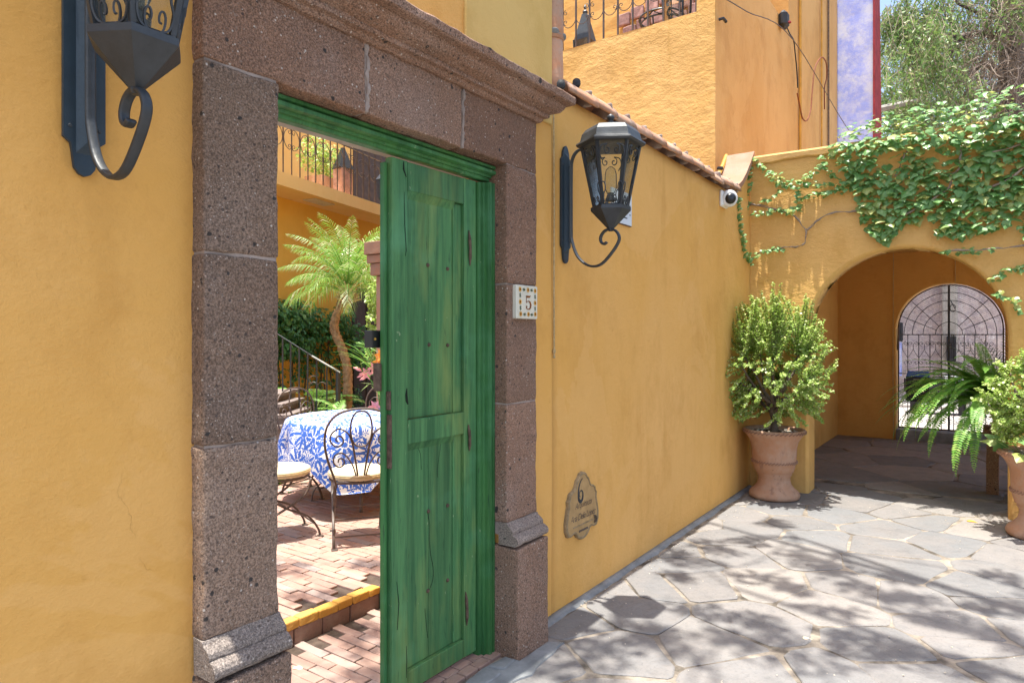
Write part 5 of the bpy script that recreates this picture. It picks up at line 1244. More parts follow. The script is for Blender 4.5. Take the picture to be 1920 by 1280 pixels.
jade('bushy upright jade plant in the urn left of the arch', (-1.735, 6.84, .66), 1.50, .62, 800, 3, lambda h: (.62 + 1.1 * h if h < .34 else 1.0 - .62 * ((h - .34) / .66) ** 1.3), (.02, 0))
urn('pale terracotta urn right of the arch, half cut off by the picture edge', .335, 6.72, 1.0, 5)
jade('loose spreading jade plant in the right hand urn with leafy side shoots', (.335, 6.72, .66), .95, .46, 380, 8, lambda h: .5 + .5 * math.sin(PI * min(1, h * 1.1)))
t = thing('broad_leaf_plant', 'few broad blue green leaves at the rim of the right hand urn', 'plant', (.2, 6.55, .67)); g = MB(); r_ = random.Random(3)
for k_ in range(9):
    a = r_.uniform(2.2, 5.6); p = Vector((.25 + .1 * math.cos(a), 6.6 + .1 * math.sin(a), .68)); q = p + Vector((.12 * math.cos(a), .12 * math.sin(a), r_.uniform(.0, .14)))
    l = IL[k_ % 5]; m4 = Matrix.Translation(q) @ basis(Vector((.1 * math.cos(a), -.4, .8)) + rv(r_, .3), Vector((math.cos(a), math.sin(a), .1))) @ Matrix.Scale(.11, 4)
    o = part('leaf', MB().add([m4 @ Vector(v) for v in l[0]], l[1]), 'ivy', t); g.tube([p, q], .003, 4)
part('stem', g, 'plant', t)

# =================================================================== FERN ON ITS STAND
fs_t = thing('plant_stand', 'weathered stone plant stand in the shade behind the right arch pier', 'stand', (.05, 8.35, 0))
part('leg', MB().rock((-.035, 8.25, -.02), (.07, 8.37, .60), .06, .008, .004), 'cantera', fs_t); part('leg', MB().rock((.26, 8.5, -.02), (.36, 8.6, .60), .06, .008, .004), 'cantera', fs_t)
part('leg', MB().rock((.24, 8.15, -.02), (.34, 8.25, .60), .06, .008, .004), 'cantera', fs_t)
part('top', MB().rock((-.06, 8.12, .60), (.42, 8.62, .66), .06, .01, .004), 'cantera', fs_t)
fp = thing('fern_pot', 'shaded clay pot holding the fern on the stone stand', 'plant pot', (.15, 8.35, .66)); part('pot', MB().lathe([(.11, 0), (.15, .16), (.17, .2), (.15, .2), (.13, .17)], (.15, 8.35, .661), 24), 'terracotta', fp)
fern = thing('fern', 'large bright sword fern spilling out from behind the right arch pier', 'fern', (.13, 8.3, .85)); r_ = random.Random(12)
for k_ in range(84):
    az = R(-205) + R(150) * ((k_ * .618) % 1) if k_ < 74 else r_.uniform(0, 2 * PI)
    lf = MB(); rb = MB(); el = r_.uniform(-.1, 1.15); L = r_.uniform(.68, 1.1) * (1.08 if el < .7 else .9)
    P = frond(lf, rb, (.02 + .05 * math.cos(az), 7.95 + .05 * math.sin(az), 1.0), az, el, L, r_.uniform(1.1, 2.1), 44, .072, .019, 1.38, .25, r_, rib=.003, seg=12, start=.08, fold=.0, angk=.08, w0=.3)
    fo = part('frond', lf, 'fern', fern); part('rachis', rb, 'plant', fo)
dp = thing('potted_palm', 'dark feathery palm in shade at the right of the passage gate', 'palm', (.25, 11.0, 0)); part('pot', MB().lathe([(.14, 0), (.19, .34), (.21, .38), (.18, .38)], (.25, 11.0, 0), 20), 'terracotta', dp)
r_ = random.Random(4)
for k_ in range(20):
    lf = MB(); az = r_.uniform(0, 2 * PI); frond(lf, lf, (.25, 11.0, .4), az, r_.uniform(.95, 1.45), r_.uniform(1.2, 1.7), r_.uniform(.7, 1.5), 24, .26, .014, .8, .6, r_, rib=.006)
    part('frond', lf, 'palm_dark', dp)

# =================================================================== IRON GATE
gx, gr, gsp, gy = -.503, .655, 1.69, 11.90
gate = thing('iron_gate', 'arched wrought iron gate with fine mesh closing the far end of the passage', 'gate', (gx, gy, .16))
g = MB(); path = [(gx - gr, gy, .17), (gx - gr, gy, gsp)] + [(gx + gr * math.cos(a), gy, gsp + gr * math.sin(a)) for a in [PI - PI * i / 28 for i in range(29)]] + [(gx + gr, gy, .17)]
g.ribbon(path, (0, 1, 0), .03, .018); part('frame', g, 'rust', gate)
part('centre_bar', MB().box((gx - .014, gy - .02, .17), (gx + .014, gy + .02, gsp + gr)), 'iron', gate)
part('bottom_rail', MB().box((gx - gr, gy - .012, .165), (gx + gr, gy + .012, .19)), 'rust', gate)
for z_ in (1.0, 1.60): part('rail', MB().box((gx - gr, gy - .007, z_), (gx + gr, gy + .007, z_ + .014)), 'iron', gate)
for i in range(9):
    x = gx - gr + .125 + i * .145 if i < 4 else gx + .06 + (i - 4) * .13
    if abs(x - gx) < gr: part('bar', MB().tube([(x, gy, .17), (x, gy, 1.6)], .006, 5), 'iron', gate)
for r2 in (.17, .33, .47, .58): part('arc', MB().tube([(gx + r2 * math.cos(a), gy, 1.61 + r2 * 1.08 * math.sin(a)) for a in [PI * i / 24 for i in range(25)]], .005, 5), 'iron', gate)
for a in (PI * .25, PI * .75, PI * .12, PI * .88): part('spoke', MB().tube([(gx + .17 * math.cos(a), gy, 1.61 + .17 * math.sin(a)), (gx + (gr + .03) * math.cos(a), gy, 1.66 + gr * math.sin(a))], .005, 5), 'iron', gate)
for row, (zc_, fl_) in enumerate(((1.30, 1), (.42, 1))):
    for i in range(8):
        x = gx - gr + .125 + .145 * i
        if abs(x - gx) > gr - .08: continue
        g_ = MB()
        for sgn in (1, -1):
            g_.tube([(a_, gy, b_) for a_, b_ in spiral2((x + sgn * .038, zc_ + .17), .036, -PI / 2, 1.2, 14, -sgn)], .004, 4)
            g_.tube(smoothpath([(x + sgn * .072, gy, zc_ + .17), (x + sgn * .07, gy, zc_ + .08), (x + sgn * .03, gy, zc_), (x, gy, zc_ - .05)], 3), .004, 4)
            g_.tube([(a_, gy, b_) for a_, b_ in spiral2((x + sgn * .036, zc_ - .12), .034, PI / 2, 1.2, 14, sgn)], .004, 4)
        part('scroll', g_, 'iron', gate)
part('ring_pull', MB().tube([(gx + .05 + .035 * math.cos(a), gy - .03, 2.0 + .055 * math.sin(a)) for a in [2 * PI * i / 14 for i in range(14)]] + [(gx + .02, gy - .03, 2.12)], .006, 5), 'iron', gate)
g = MB(); pit = .030
for sgn in (1, -1):      # diamond mesh clipped to the arch
    c = -4.
    while c < 4.:
        pts_ = []
        for i in range(61):
            x = gx - gr + 2 * gr * i / 60; z_ = c + sgn * .55 * (x - gx) + 1.2; top = gsp + math.sqrt(max(0, gr * gr - (x - gx) ** 2))
            if .19 < z_ < top: pts_.append((x, z_))
        if len(pts_) > 1:
            (xa, za), (xb, zb) = pts_[0], pts_[-1]; yy = gy + .014 + sgn * .002
            g.add([(xa, yy, za - .0012), (xb, yy, zb - .0012), (xb, yy, zb + .0012), (xa, yy, za + .0012)], [(0, 1, 2, 3)])
        c += pit
part('wire_mesh', g, 'dark_metal', gate, kind='stuff')
p0 = onY(1700, 750, 11.86); p1 = onY(1744, 706, 11.86)
mb_ = thing('mailbox', 'black metal mailbox with blue top fixed to the passage gate', 'mailbox', ((p0.x + p1.x) / 2, 11.86, p0.z))
part('box', MB().bbox((p0.x, 11.74, p0.z), (p1.x, 11.88, p1.z), .006), 'black', mb_); part('lid', MB().add([(p0.x, 11.735, p1.z), (p1.x, 11.735, p1.z), (p1.x - .02, 11.88, p1.z + .08), (p0.x + .02, 11.88, p1.z + .08), (p0.x, 11.88, p1.z), (p1.x, 11.88, p1.z)], [(0, 1, 2, 3), (0, 3, 4), (1, 5, 2), (3, 2, 5, 4)]), 'blue_paint', mb_)
part('slot', MB().box((p0.x + .1, 11.736, p1.z - .05), (p1.x - .13, 11.739, p1.z - .035)), 'concrete', mb_); part('keyhole', MB().tube([(p1.x - .08, 11.74, p1.z - .22), (p1.x - .08, 11.732, p1.z - .22)], .014, 8), 'white', mb_)

# =================================================================== COURTYARD HOUSE
cD = Vector((-.248, .969, 0)); cN = Vector((.969, .248, 0)); cP = Vector((-8.9, 6.22, 0)); cP2 = Vector((-9.7, 6.77, 0))
def frm(o, s, d, z): v = o + cD * s + cN * d; return Vector((v.x, v.y, z))
def fbox(mb, o, s0, s1, d0, d1, z0, z1):
    c = [frm(o, s, d, z) for s, d, z in ((s0,d0,z0),(s1,d0,z0),(s1,d1,z0),(s0,d1,z0),(s0,d0,z1),(s1,d0,z1),(s1,d1,z1),(s0,d1,z1))]
    return mb.add(c, [(0,3,2,1),(4,5,6,7),(0,1,5,4),(1,2,6,5),(2,3,7,6),(3,0,4,7)][:])
ch = thing('courtyard_house', 'deep orange two storey house with a balcony across the courtyard', 'house', cP2)
part('wall', fbox(MB(), cP2, -6, 9, -.4, 0, -.1, 3.95), 'orange', ch)
dpt = (cP - cP2).dot(cN)
part('balcony_slab', fbox(MB(), cP2, -6, 9, -.3, dpt, 3.92, 4.13), 'upper_orange', ch, label='pale ochre balcony edge')
part('upper_wall', fbox(MB(), cP2, -6, 9, -2.4, -2.0, 4.0, 8.5), 'upper_orange', ch)
sd_ = part('door', fbox(MB(), cP2, 2.12, 3.05, -.1, .012, .12, 2.55), 'brown_door', ch)
for s in (2.16, 2.62): part('door_panel', fbox(MB(), cP2, s, s + .38, .013, .03, .3, 2.4), 'brown_door', sd_)
su = ((cP2 - cP).dot(cD) * 0 + 0)
def s2_at(px, d): r = ray(px, 0); o = cP2 + cN * d; return (o.x * r.y - o.y * r.x) / (cD.y * r.x - cD.x * r.y)
part('upper_door', fbox(MB(), cP2, s2_at(663, -1.98), s2_at(663, -1.98) + 3.2, -2.05, -1.98, 4.14, 6.6), 'brown_door', ch)
for s in (.35, 3.2): part('ceiling_light', fbox(MB(), cP2, s, s + .55, .25, .5, 3.9, 3.919), 'cream', ch)
br = thing('balcony_railing', 'brown iron balcony railing with C scrolls above the orange wall', 'railing', frm(cP, 0, 0, 4.13))
def btube(mb, pts, r, n=5): return mb.tube([frm(cP, s, -.06, z) for s, z in pts], r, n)
for i in range(34):
    s = -1.6 + i * .2; part('baluster', btube(MB(), [(s, 4.13), (s, 5.25)], .011, 4), 'iron_brown', br)
    if i % 2: continue
    g_ = MB(); zc_ = 4.71
    for sg in (1, -1):
        btube(g_, [(s + sg * (.035 + .15 * math.sin(PI * q)), zc_ + .165 * math.cos(PI * q)) for q in [k_ / 12 for k_ in range(13)]], .0065, 4)
        for e in (1, -1): btube(g_, spiral2((s + sg * .055, zc_ + e * .115), .05, e * PI / 2, 1.15, 12, 1 if (e * sg) > 0 else -1), .0055, 4)
    part('scroll', g_, 'iron_brown', br)
part('rail', fbox(MB(), cP, -1.7, 5.2, -.08, -.04, 5.25, 5.29), 'iron_brown', br); part('rail', fbox(MB(), cP, -1.7, 5.2, -.075, -.045, 4.99, 5.01), 'iron_brown', br)
def leafcloud(mb, centers, n, s0, s1, r_, shape='hex', flat=.6, out=None):
    for _ in range(n):
        c, rad = r_.choice(centers); u = rv(r_, 1)
        while u.length > 1 or u.length < .35: u = rv(r_, 1)
        u2 = u.normalized() * (u.length ** .5); p = Vector(c) + Vector((u2.x * rad[0], u2.y * rad[1], u2.z * rad[2]))
        nrm = u2 * .5 + Vector((0, 0, .6)) + rv(r_, .7) + (out * .6 if out else Vector((0, 0, 0))); b_ = basis(nrm if nrm.length > .01 else Vector((0, 0, 1)), rv(r_, 1) + Vector((0, 0, -flat))); s_ = r_.uniform(s0, s1)
        m4 = Matrix.Translation(p) @ b_ @ Matrix.Scale(s_, 4)
        if shape == 'hex': mb.add([m4 @ Vector(v) for v in ((0, 0, 0), (.32, .35, .05), (.25, .8, 0), (0, 1.1, -.12), (-.25, .8, 0), (-.32, .35, .05))], [(0, 1, 2, 3), (0, 3, 4, 5)])
        else: mb.add([m4 @ Vector(v) for v in ((0, 0, 0), (.13, .5, .04), (0, 1.2, -.25), (-.13, .5, .04))], [(0, 1, 2, 3)])
    return mb
r_ = random.Random(31)
def s_at(px, d): r = ray(px, 0); o = cP + cN * d; return (o.x * r.y - o.y * r.x) / (cD.y * r.x - cD.x * r.y)
sa, sb2 = s_at(604, -.75), s_at(637, -.75)
pb = thing('balcony_planter', 'terracotta planter with a round green bush behind the balcony railing', 'planter', frm(cP, sa, -.7, 4.13))
part('box', fbox(MB(), cP, sa, sb2, -1.15, -.75, 4.13, 4.60), 'terracotta', pb); part('foliage', leafcloud(MB(), [(frm(cP, sa - .1 + i * .16, -.95, 4.98 + .1 * math.sin(i * 2)), (.28, .25, .3)) for i in range(6)], 900, .05, .08, r_), 'jade', pb, kind='stuff')
sl_ = s_at(643, -.45)
fl_ = thing('balcony_lantern', 'grey pyramid topped post lantern behind the balcony railing', 'lantern', frm(cP, sl_, -.45, 4.13)); q = frm(cP, sl_, -.45, 4.13)
part('post', MB().bbox((q.x - .13, q.y - .13, 4.13), (q.x + .13, q.y + .13, 4.72), .01), 'pink_stone', fl_); part('roof', MB().lathe([(.21, 0), (.05, .36), (.04, .40)], (q.x, q.y, 4.72), 4, .6), 'dark_metal', fl_)
hl = thing('hanging_lantern', 'small dark lantern fixed to the balcony edge beside the door leaf', 'lantern', at(717, 350, 8)); q = at(719, 352, 8)
part('body', MB().lathe([(.02, -.17), (.07, -.13), (.085, .08), (.095, .09), (.05, .15), (.01, .19)], q, 6), 'iron', hl); part('bracket', MB().tube([q + Vector((0, 0, .18)), q + Vector((.12, .1, .24)), q + Vector((.3, .22, .2))], .012, 5), 'iron', hl)

# hedge of creeper on the courtyard wall
hd = thing('wall_creeper', 'dense dark green creeper covering the lower part of the orange courtyard wall', 'creeper', frm(cP2, 1, .2, .12))
cs = []
for i in range(46):
    s = -1.2 + 3.3 * r_.random(); z = r_.uniform(1.35, 2.12) - (.22 if s > 1.7 else 0); cs.append((frm(cP2, s, r_.uniform(.08, .3), z), (.22, .24, .17)))
m1 = leafcloud(MB(), cs, 5200, .05, .10, r_, out=cN)
cs = [(frm(cP2, -1.2 + 3.4 * r_.random(), .09, r_.uniform(.25, 1.6)), (.14, .16, .22)) for i in range(50)]
leafcloud(m1, cs, 2600, .05, .09, r_, out=cN); part('foliage', m1, 'ivy_dark', hd, kind='stuff')
g = MB()
for i in range(14):
    s = -1 + i * .23; g.tube(smoothpath([frm(cP2, s, .05, .12), frm(cP2, s + .15 * math.sin(i), .04, 1.0), frm(cP2, s + .3 * math.sin(i * 2.1), .06, 1.9)], 4), .012, 4)
part('stem', g, 'bark', hd)

# palm with a curving scaly trunk
pm = thing('pygmy_date_palm', 'small feathery palm with a curving scaly trunk in front of the orange wall', 'palm', at(652, 760, 9.3) * 1)
tp = smoothpath([at(650, 800, 9.3), at(652, 728, 9.3), at(651, 690, 9.3), at(640, 650, 9.3), at(628, 622, 9.3), at(628, 600, 9.3), at(640, 572, 9.3), at(652, 556, 9.3)], 8)
vs = []; fs = []; n_ = 12
for i, p in enumerate(tp):
    tt = i / (len(tp) - 1); rr_ = .066 - .008 * tt + (.06 * max(0, (tt - .82) / .18)); rr_ *= 1 + .10 * (1 if i % 2 else -1)
    for k_ in range(n_): a = 2 * PI * k_ / n_ + (i % 2) * PI / n_; vs.append((p.x + rr_ * math.cos(a), p.y + rr_ * math.sin(a), p.z + .02 * math.sin(k_ * 2 + i)))
for i in range(len(tp) - 1):
    for k_ in range(n_): a = i * n_ + k_; b = i * n_ + (k_ + 1) % n_; fs.append((a, b, b + n_, a + n_))
part('trunk', MB().add(vs, fs), simple('palm_trunk', (.36, .24, .14), .9, .4, 25, .8, 40), pm, smooth=True)
top = tp[-1] + Vector((0, 0, .03)); g = MB()
for k_ in range(46):
    a = k_ * 2.4; e = .2 + .9 * (k_ / 46); q = top + Vector((.10 * math.cos(a) * (1 - k_ / 90), .10 * math.sin(a) * (1 - k_ / 90), -.10 + .2 * k_ / 46)); g.tube([q, q + Vector((math.cos(a) * math.cos(e), math.sin(a) * math.cos(e), math.sin(e))) * .09], [.02, .011], 4)
part('leaf_base', g, 'rope', pm)
r_ = random.Random(77)
for k_ in range(46):
    az = k_ * 2.39996 + r_.uniform(-.15, .15); lvl = k_ / 46; el = .12 + 1.32 * lvl ** .8; L = r_.uniform(.95, 1.2) * (1.0 if lvl < .5 else 1.0 + .18 * lvl)
    lf = MB(); rb = MB(); frond(lf, rb, top + Vector((0, 0, .05 * lvl)), az, el + .12, L, r_.uniform(1.3, 2.0) - .5 * lvl, 26, .30, .0125, .95, 1.5 - .5 * lvl, r_, rib=.008, start=.2, w0=.3, fold=.18)
    o = part('frond', lf, 'palm', pm); part('rachis', rb, 'plant', o)

# stone steps and their handrail
st_t = thing('stone_steps', 'grey stone steps climbing to the left at the back of the courtyard', 'steps', (-6.9, 4.9, .12))
sx = FW * 0 + RT
def sbox(mb, c, l, w, z0, z1, seed=0):     # box aligned with the right/forward directions
    a = c - RT * l / 2 - FW * w / 2; pts_ = [a, a + RT * l, a + RT * l + FW * w, a + FW * w]; return mb.add([(p.x, p.y, z0) for p in pts_] + [(p.x, p.y, z1) for p in pts_], [(0,3,2,1),(4,5,6,7),(0,1,5,4),(1,2,6,5),(2,3,7,6),(3,0,4,7)])
stp = simple('grey_step_stone', (.22, .18, .165), .9, .3, 9, .5, 40)
for i, (px, py) in enumerate(((556, 796), (548, 776), (536, 756), (524, 738))):
    e = at(px, py, 7.3 + .12 * i); part('tread', sbox(MB(), e - RT * .75 + FW * .3, 1.5, .8, e.z - .035, e.z), stp, st_t)
    part('riser', sbox(MB(), e - RT * .78 + FW * .32, 1.46, .8, .1, e.z - .037), stp, st_t)
hr = thing('stair_handrail', 'black iron stair handrail with slim pickets and a sunlit sloping top bar', 'railing', at(634, 780, 8))
pA = at(520, 626, 8); pB = at(638, 698, 8)
part('top_bar', MB().ribbon([at(585, 667, 8), pB], FW, .045, .016), simple('sunlit_handrail', (.5, .5, .48), .3, .2, 10, metal=.3), hr); part('top_bar', MB().ribbon([pA, at(584.5, 666.6, 8)], FW, .012, .012), 'iron', hr)  # sunlight on the lower bar is painted as pale grey; the rest stays black
for px in (530, 545, 561, 577, 594, 613):
    f = (px - 520) / 118; q = pA.lerp(pB, f); part('picket', MB().tube([q, Vector((q.x, q.y, .15))], .010, 5), 'iron', hr)
q = at(634, 696, 8); part('post', MB().bbox((q.x - .022, q.y - .022, .12), (q.x + .022, q.y + .022, q.z), .003), 'iron', hr)
for px, py in ((588, 712), (604, 724), (588, 724)): c = at(px, py, 8); part('scroll', MB().tube([c + RT * (.05 * math.cos(a)) + Vector((0, 0, .05 * math.sin(a))) for a in [k_ * .4 for k_ in range(12)]], .006, 4), 'iron_brown', hr)

# planting bed
def blade_plant(name, label, base, n, L, w, mat, seed, cat='plant', spread=1.2, up=.6):
    r_ = random.Random(seed); t = thing(name, label, cat, base)
    for k_ in range(n):
        a = r_.uniform(0, 2 * PI); e = r_.uniform(up, 1.5); l = L * r_.uniform(.6, 1.1); P = []; p = Vector(base); 
        for i in range(7): P.append(p.copy()); e2 = e - spread * (i / 6) ** 1.5; p = p + Vector((math.cos(a) * math.cos(e2), math.sin(a) * math.cos(e2), math.sin(e2))) * l / 6
        sd = Vector((-math.sin(a), math.cos(a), 0)); vs_ = []
        for i, q in enumerate(P): ww = w * math.sin(PI * (i + .35) / 6.6); vs_ += [q - sd * ww, q + Vector((0, 0, -.15 * ww)), q + sd * ww]
        part('leaf', MB().add(vs_, [(3 * i + j, 3 * i + j + 1, 3 * i + j + 4, 3 * i + j + 3) for i in range(6) for j in range(2)]), mat, t)
    return t
def cut_leaf_plant(label, base, n, L, seed):
    r_ = random.Random(seed); t = thing('philodendron', label, 'plant', base, None)
    for k_ in range(n):
        az = r_.uniform(0, 2 * PI); lf = MB(); frond(lf, lf, base, az, r_.uniform(.7, 1.4), L * r_.uniform(.7, 1.1), r_.uniform(1.2, 1.9), 7, L * .34, L * .085, 1.15, .5, r_, rib=.006, start=.5, w0=.5); part('leaf', lf, 'plant', t)
def gnd(px, t): v = at(px, 700, t); return Vector((v.x, v.y, .12))
cut_leaf_plant('cut leaved bright green plant at the foot of the handrail post', gnd(616, 7.6) + Vector((0, 0, .25)), 16, .62, 1)
cut_leaf_plant('cut leaved plant under the palm trunk', gnd(662, 7.9) + Vector((0, 0, .25)), 16, .66, 2)
cut_leaf_plant('low cut leaved plant behind the dining table at the door edge', gnd(700, 7.4) + Vector((0, 0, .22)), 15, .55, 3)
cut_leaf_plant('cut leaved plant deep in the bed between handrail and creeper', gnd(590, 9.2) + Vector((0, 0, .3)), 16, .8, 4)
blade_plant('strap_leaf_plant', 'bright strap leaved clump beside the steps left of the table', gnd(522, 6.6), 26, .62, .022, 'plant', 6)
blade_plant('strap_leaf_plant', 'pale strap leaved clump against the brown door', gnd(716, 8.2) + Vector((0, 0, .9)), 30, .8, .02, 'plant', 7)
gc = MB(); r_ = random.Random(9); cs = [(gnd(px, t) + Vector((0, 0, .12 + .06 * (t - 7))), (.3, .3, .22)) for px, t in [(540 + 17 * i, 7.7 + .35 * (i % 4)) for i in range(13)]]
leafcloud(gc, cs, 3600, .05, .11, r_); solo('ground_cover', gc, 'ivy_dark', 'mixed low green leaves filling the courtyard planting bed', 'ground cover', kind='stuff')
sh = thing('variegated_shrub', 'small leaved variegated shrub in front of the brown courtyard door', 'shrub', gnd(712, 7.6)); r_ = random.Random(10)
part('foliage', leafcloud(MB(), [(at(712, 560, 7.6), (.13, .15, .22)), (at(712, 600, 7.6), (.15, .15, .25)), (at(722, 630, 7.6), (.2, .2, .2)), (at(730, 570, 7.6), (.2, .2, .3)), (at(716, 655, 7.7), (.14, .2, .2))], 1500, .035, .06, r_), 'jade', sh, kind='stuff'); part('stem', MB().tube([gnd(716, 7.6), at(714, 600, 7.6)], .02, 6), 'bark', sh)
# lilies
for k_, (stem_pts, flowers, lab) in enumerate((
    ([(712, 760), (704, 700), (693, 660), (682, 646)], [], 'tall lily stem with fat green buds beside the door leaf'),
    ([(722, 780), (712, 740), (698, 716), (676, 692)], [((688, 700), 'petal_pink'), ((703, 690), 'petal_pink')], 'lily stem with pink buds leaning left above the table'),
    ([(728, 790), (724, 720), (716, 670)], [((716, 665), 'petal_orange'), ((712, 678), 'petal_orange'), ((722, 706), 'petal_yellow'), ((721, 725), 'petal_yellow'), ((704, 762), 'petal_pink')], 'orange and yellow lilies at the edge of the door leaf'))):
    t = thing('lily', lab, 'flower', gnd(722, 6.6), 'lilies in the courtyard bed'); D0 = 6.6; P = smoothpath([at(a, b, D0) for a, b in stem_pts], 5)
    part('stem', MB().tube(P, .007, 5), 'plant', t); r_ = random.Random(k_ + 40)
    for i in range(1, len(P) - 1):
        for _ in range(2):
            d = (rv(r_, 1) + Vector((0, 0, .4))).normalized(); q = P[i]; sd = d.cross(Vector((0, 0, 1))).normalized() * .009; part('leaf', MB().add([q, q + d * .06 + sd, q + d * .14 - Vector((0, 0, .02)), q + d * .06 - sd], [(0, 1, 2, 3)]), 'plant', t)
    if k_ < 2:
        for i in range(4):
            q = P[-1 - i]; d = (-RT * .8 + Vector((0, 0, .25 - .2 * i)) + rv(r_, .3)).normalized(); part('bud', MB().tube([q, q + d * .02, q + d * .05, q + d * .085], [.004, .012, .015, .003], 7), 'plant' if k_ == 0 else 'petal_pink', t, smooth=True)
    for (c_, mt_) in flowers:
        c = at(c_[0], c_[1], D0); pet = MB()
        for i in range(6):
            a = i * PI / 3; d = (RT * math.cos(a) + Vector((0, 0, math.sin(a))) - FW * .5).normalized(); sd = d.cross(FW).normalized() * .018; pet.add([c, c + d * .035 + sd, c + d * .08, c + d * .035 - sd], [(0, 1, 2, 3)])
        part('petals', pet, mt_, t)
# stone column with a stepped cap
q = at(735, 500, 7.2); cl = thing('stone_column', 'pale stone column with stepped square cap behind the door leaf', 'column', (q.x, q.y, .12))
z_ = q.z
for (h0, h1, w_) in ((.22, .36, .21), (.13, .22, .19), (.0, .13, .165)): part('cap', MB().rock((q.x - w_, q.y - w_, z_ - .1 + h0), (q.x + w_, q.y + w_, z_ - .1 + h1 - .004), .08, .008, .003), 'slab', cl)
part('shaft', MB().rock((q.x - .12, q.y - .12, .12), (q.x + .12, q.y + .12, z_ - .104), .12, .01, .003), 'slab', cl)

# =================================================================== TABLE, CLOTH AND CHAIRS
TX, TY, TZ = -4.60, 4.12, .12
tb_ = thing('garden_table', 'round iron garden table under the blue and white cloth', 'table', (TX, TY, TZ))
part('tabletop', MB().lathe([(.64, .715), (.655, .72), (.655, .735), (.64, .74)], (TX, TY, TZ), 40), 'iron_grey', tb_)
for k_ in range(4):
    a = PI / 4 + k_ * PI / 2; ca, sa = math.cos(a), math.sin(a)
    part('leg', MB().ribbon(smoothpath([(TX + .5 * ca, TY + .5 * sa, TZ + .71), (TX + .25 * ca, TY + .25 * sa, TZ + .5), (TX + .18 * ca, TY + .18 * sa, TZ + .32), (TX + .42 * ca, TY + .42 * sa, TZ + .12), (TX + .46 * ca, TY + .46 * sa, TZ)], 4), (-sa, ca, 0), .03, .012), 'iron_grey', tb_, smooth=True)
HS = .98; RT_ = .66; N = 84; rotc = R(-4)
def clothpt(i, j, off=0.):
    u = -HS + 2 * HS * i / N; v = -HS + 2 * HS * j / N; r_ = math.hypot(u, v); a = math.atan2(v, u)
    if r_ <= RT_: x, y, z = u, v, .745
    else:
        drop = r_ - RT_; fold = math.sin(a * 11 + .7 * math.sin(a * 3)) * .5 + .5 * math.sin(a * 5 + 1.3)
        k_ = min(1, drop / .25); rad = RT_ + .02 + .035 * (1 - math.exp(-drop * 7)) + k_ * .05 * fold - .015 * math.exp(-drop * 18)
        rad += .05 * drop; z = .745 - drop * .97 + .012 * math.exp(-drop * 18) * 0; aa = a + .03 * math.sin(a * 7) * k_
        x, y = rad * math.cos(aa), rad * math.sin(aa); z = max(z, .22)
        if drop < .03: z = .745 - drop * drop * 16
    if off: x *= 1 - off / .7; y *= 1 - off / .7; z -= off
    c, s = math.cos(rotc), math.sin(rotc); return (TX + x * c - y * s, TY + x * s + y * c, TZ + z)
cl_ = thing('tablecloth', 'white tablecloth printed with blue animals and leaves draped over the round table', 'tablecloth', (TX, TY, TZ + .745))
for nm, off, mt_ in (('cloth', 0, 'cloth'), ('lining', .004, 'lining')):
    g = MB(); g.uv = []
    for i in range(N + 1):
        for j in range(N + 1): g.v.append(clothpt(i, j, off)); g.uv.append((i / N * 2.0, j / N * 2.0))
    g.f = [(i * (N + 1) + j, (i + 1) * (N + 1) + j, (i + 1) * (N + 1) + j + 1, i * (N + 1) + j + 1) for i in range(N) for j in range(N)]
    if off: g.f = [f[::-1] for f in g.f]
    part(nm, g, mt_, cl_, smooth=True)
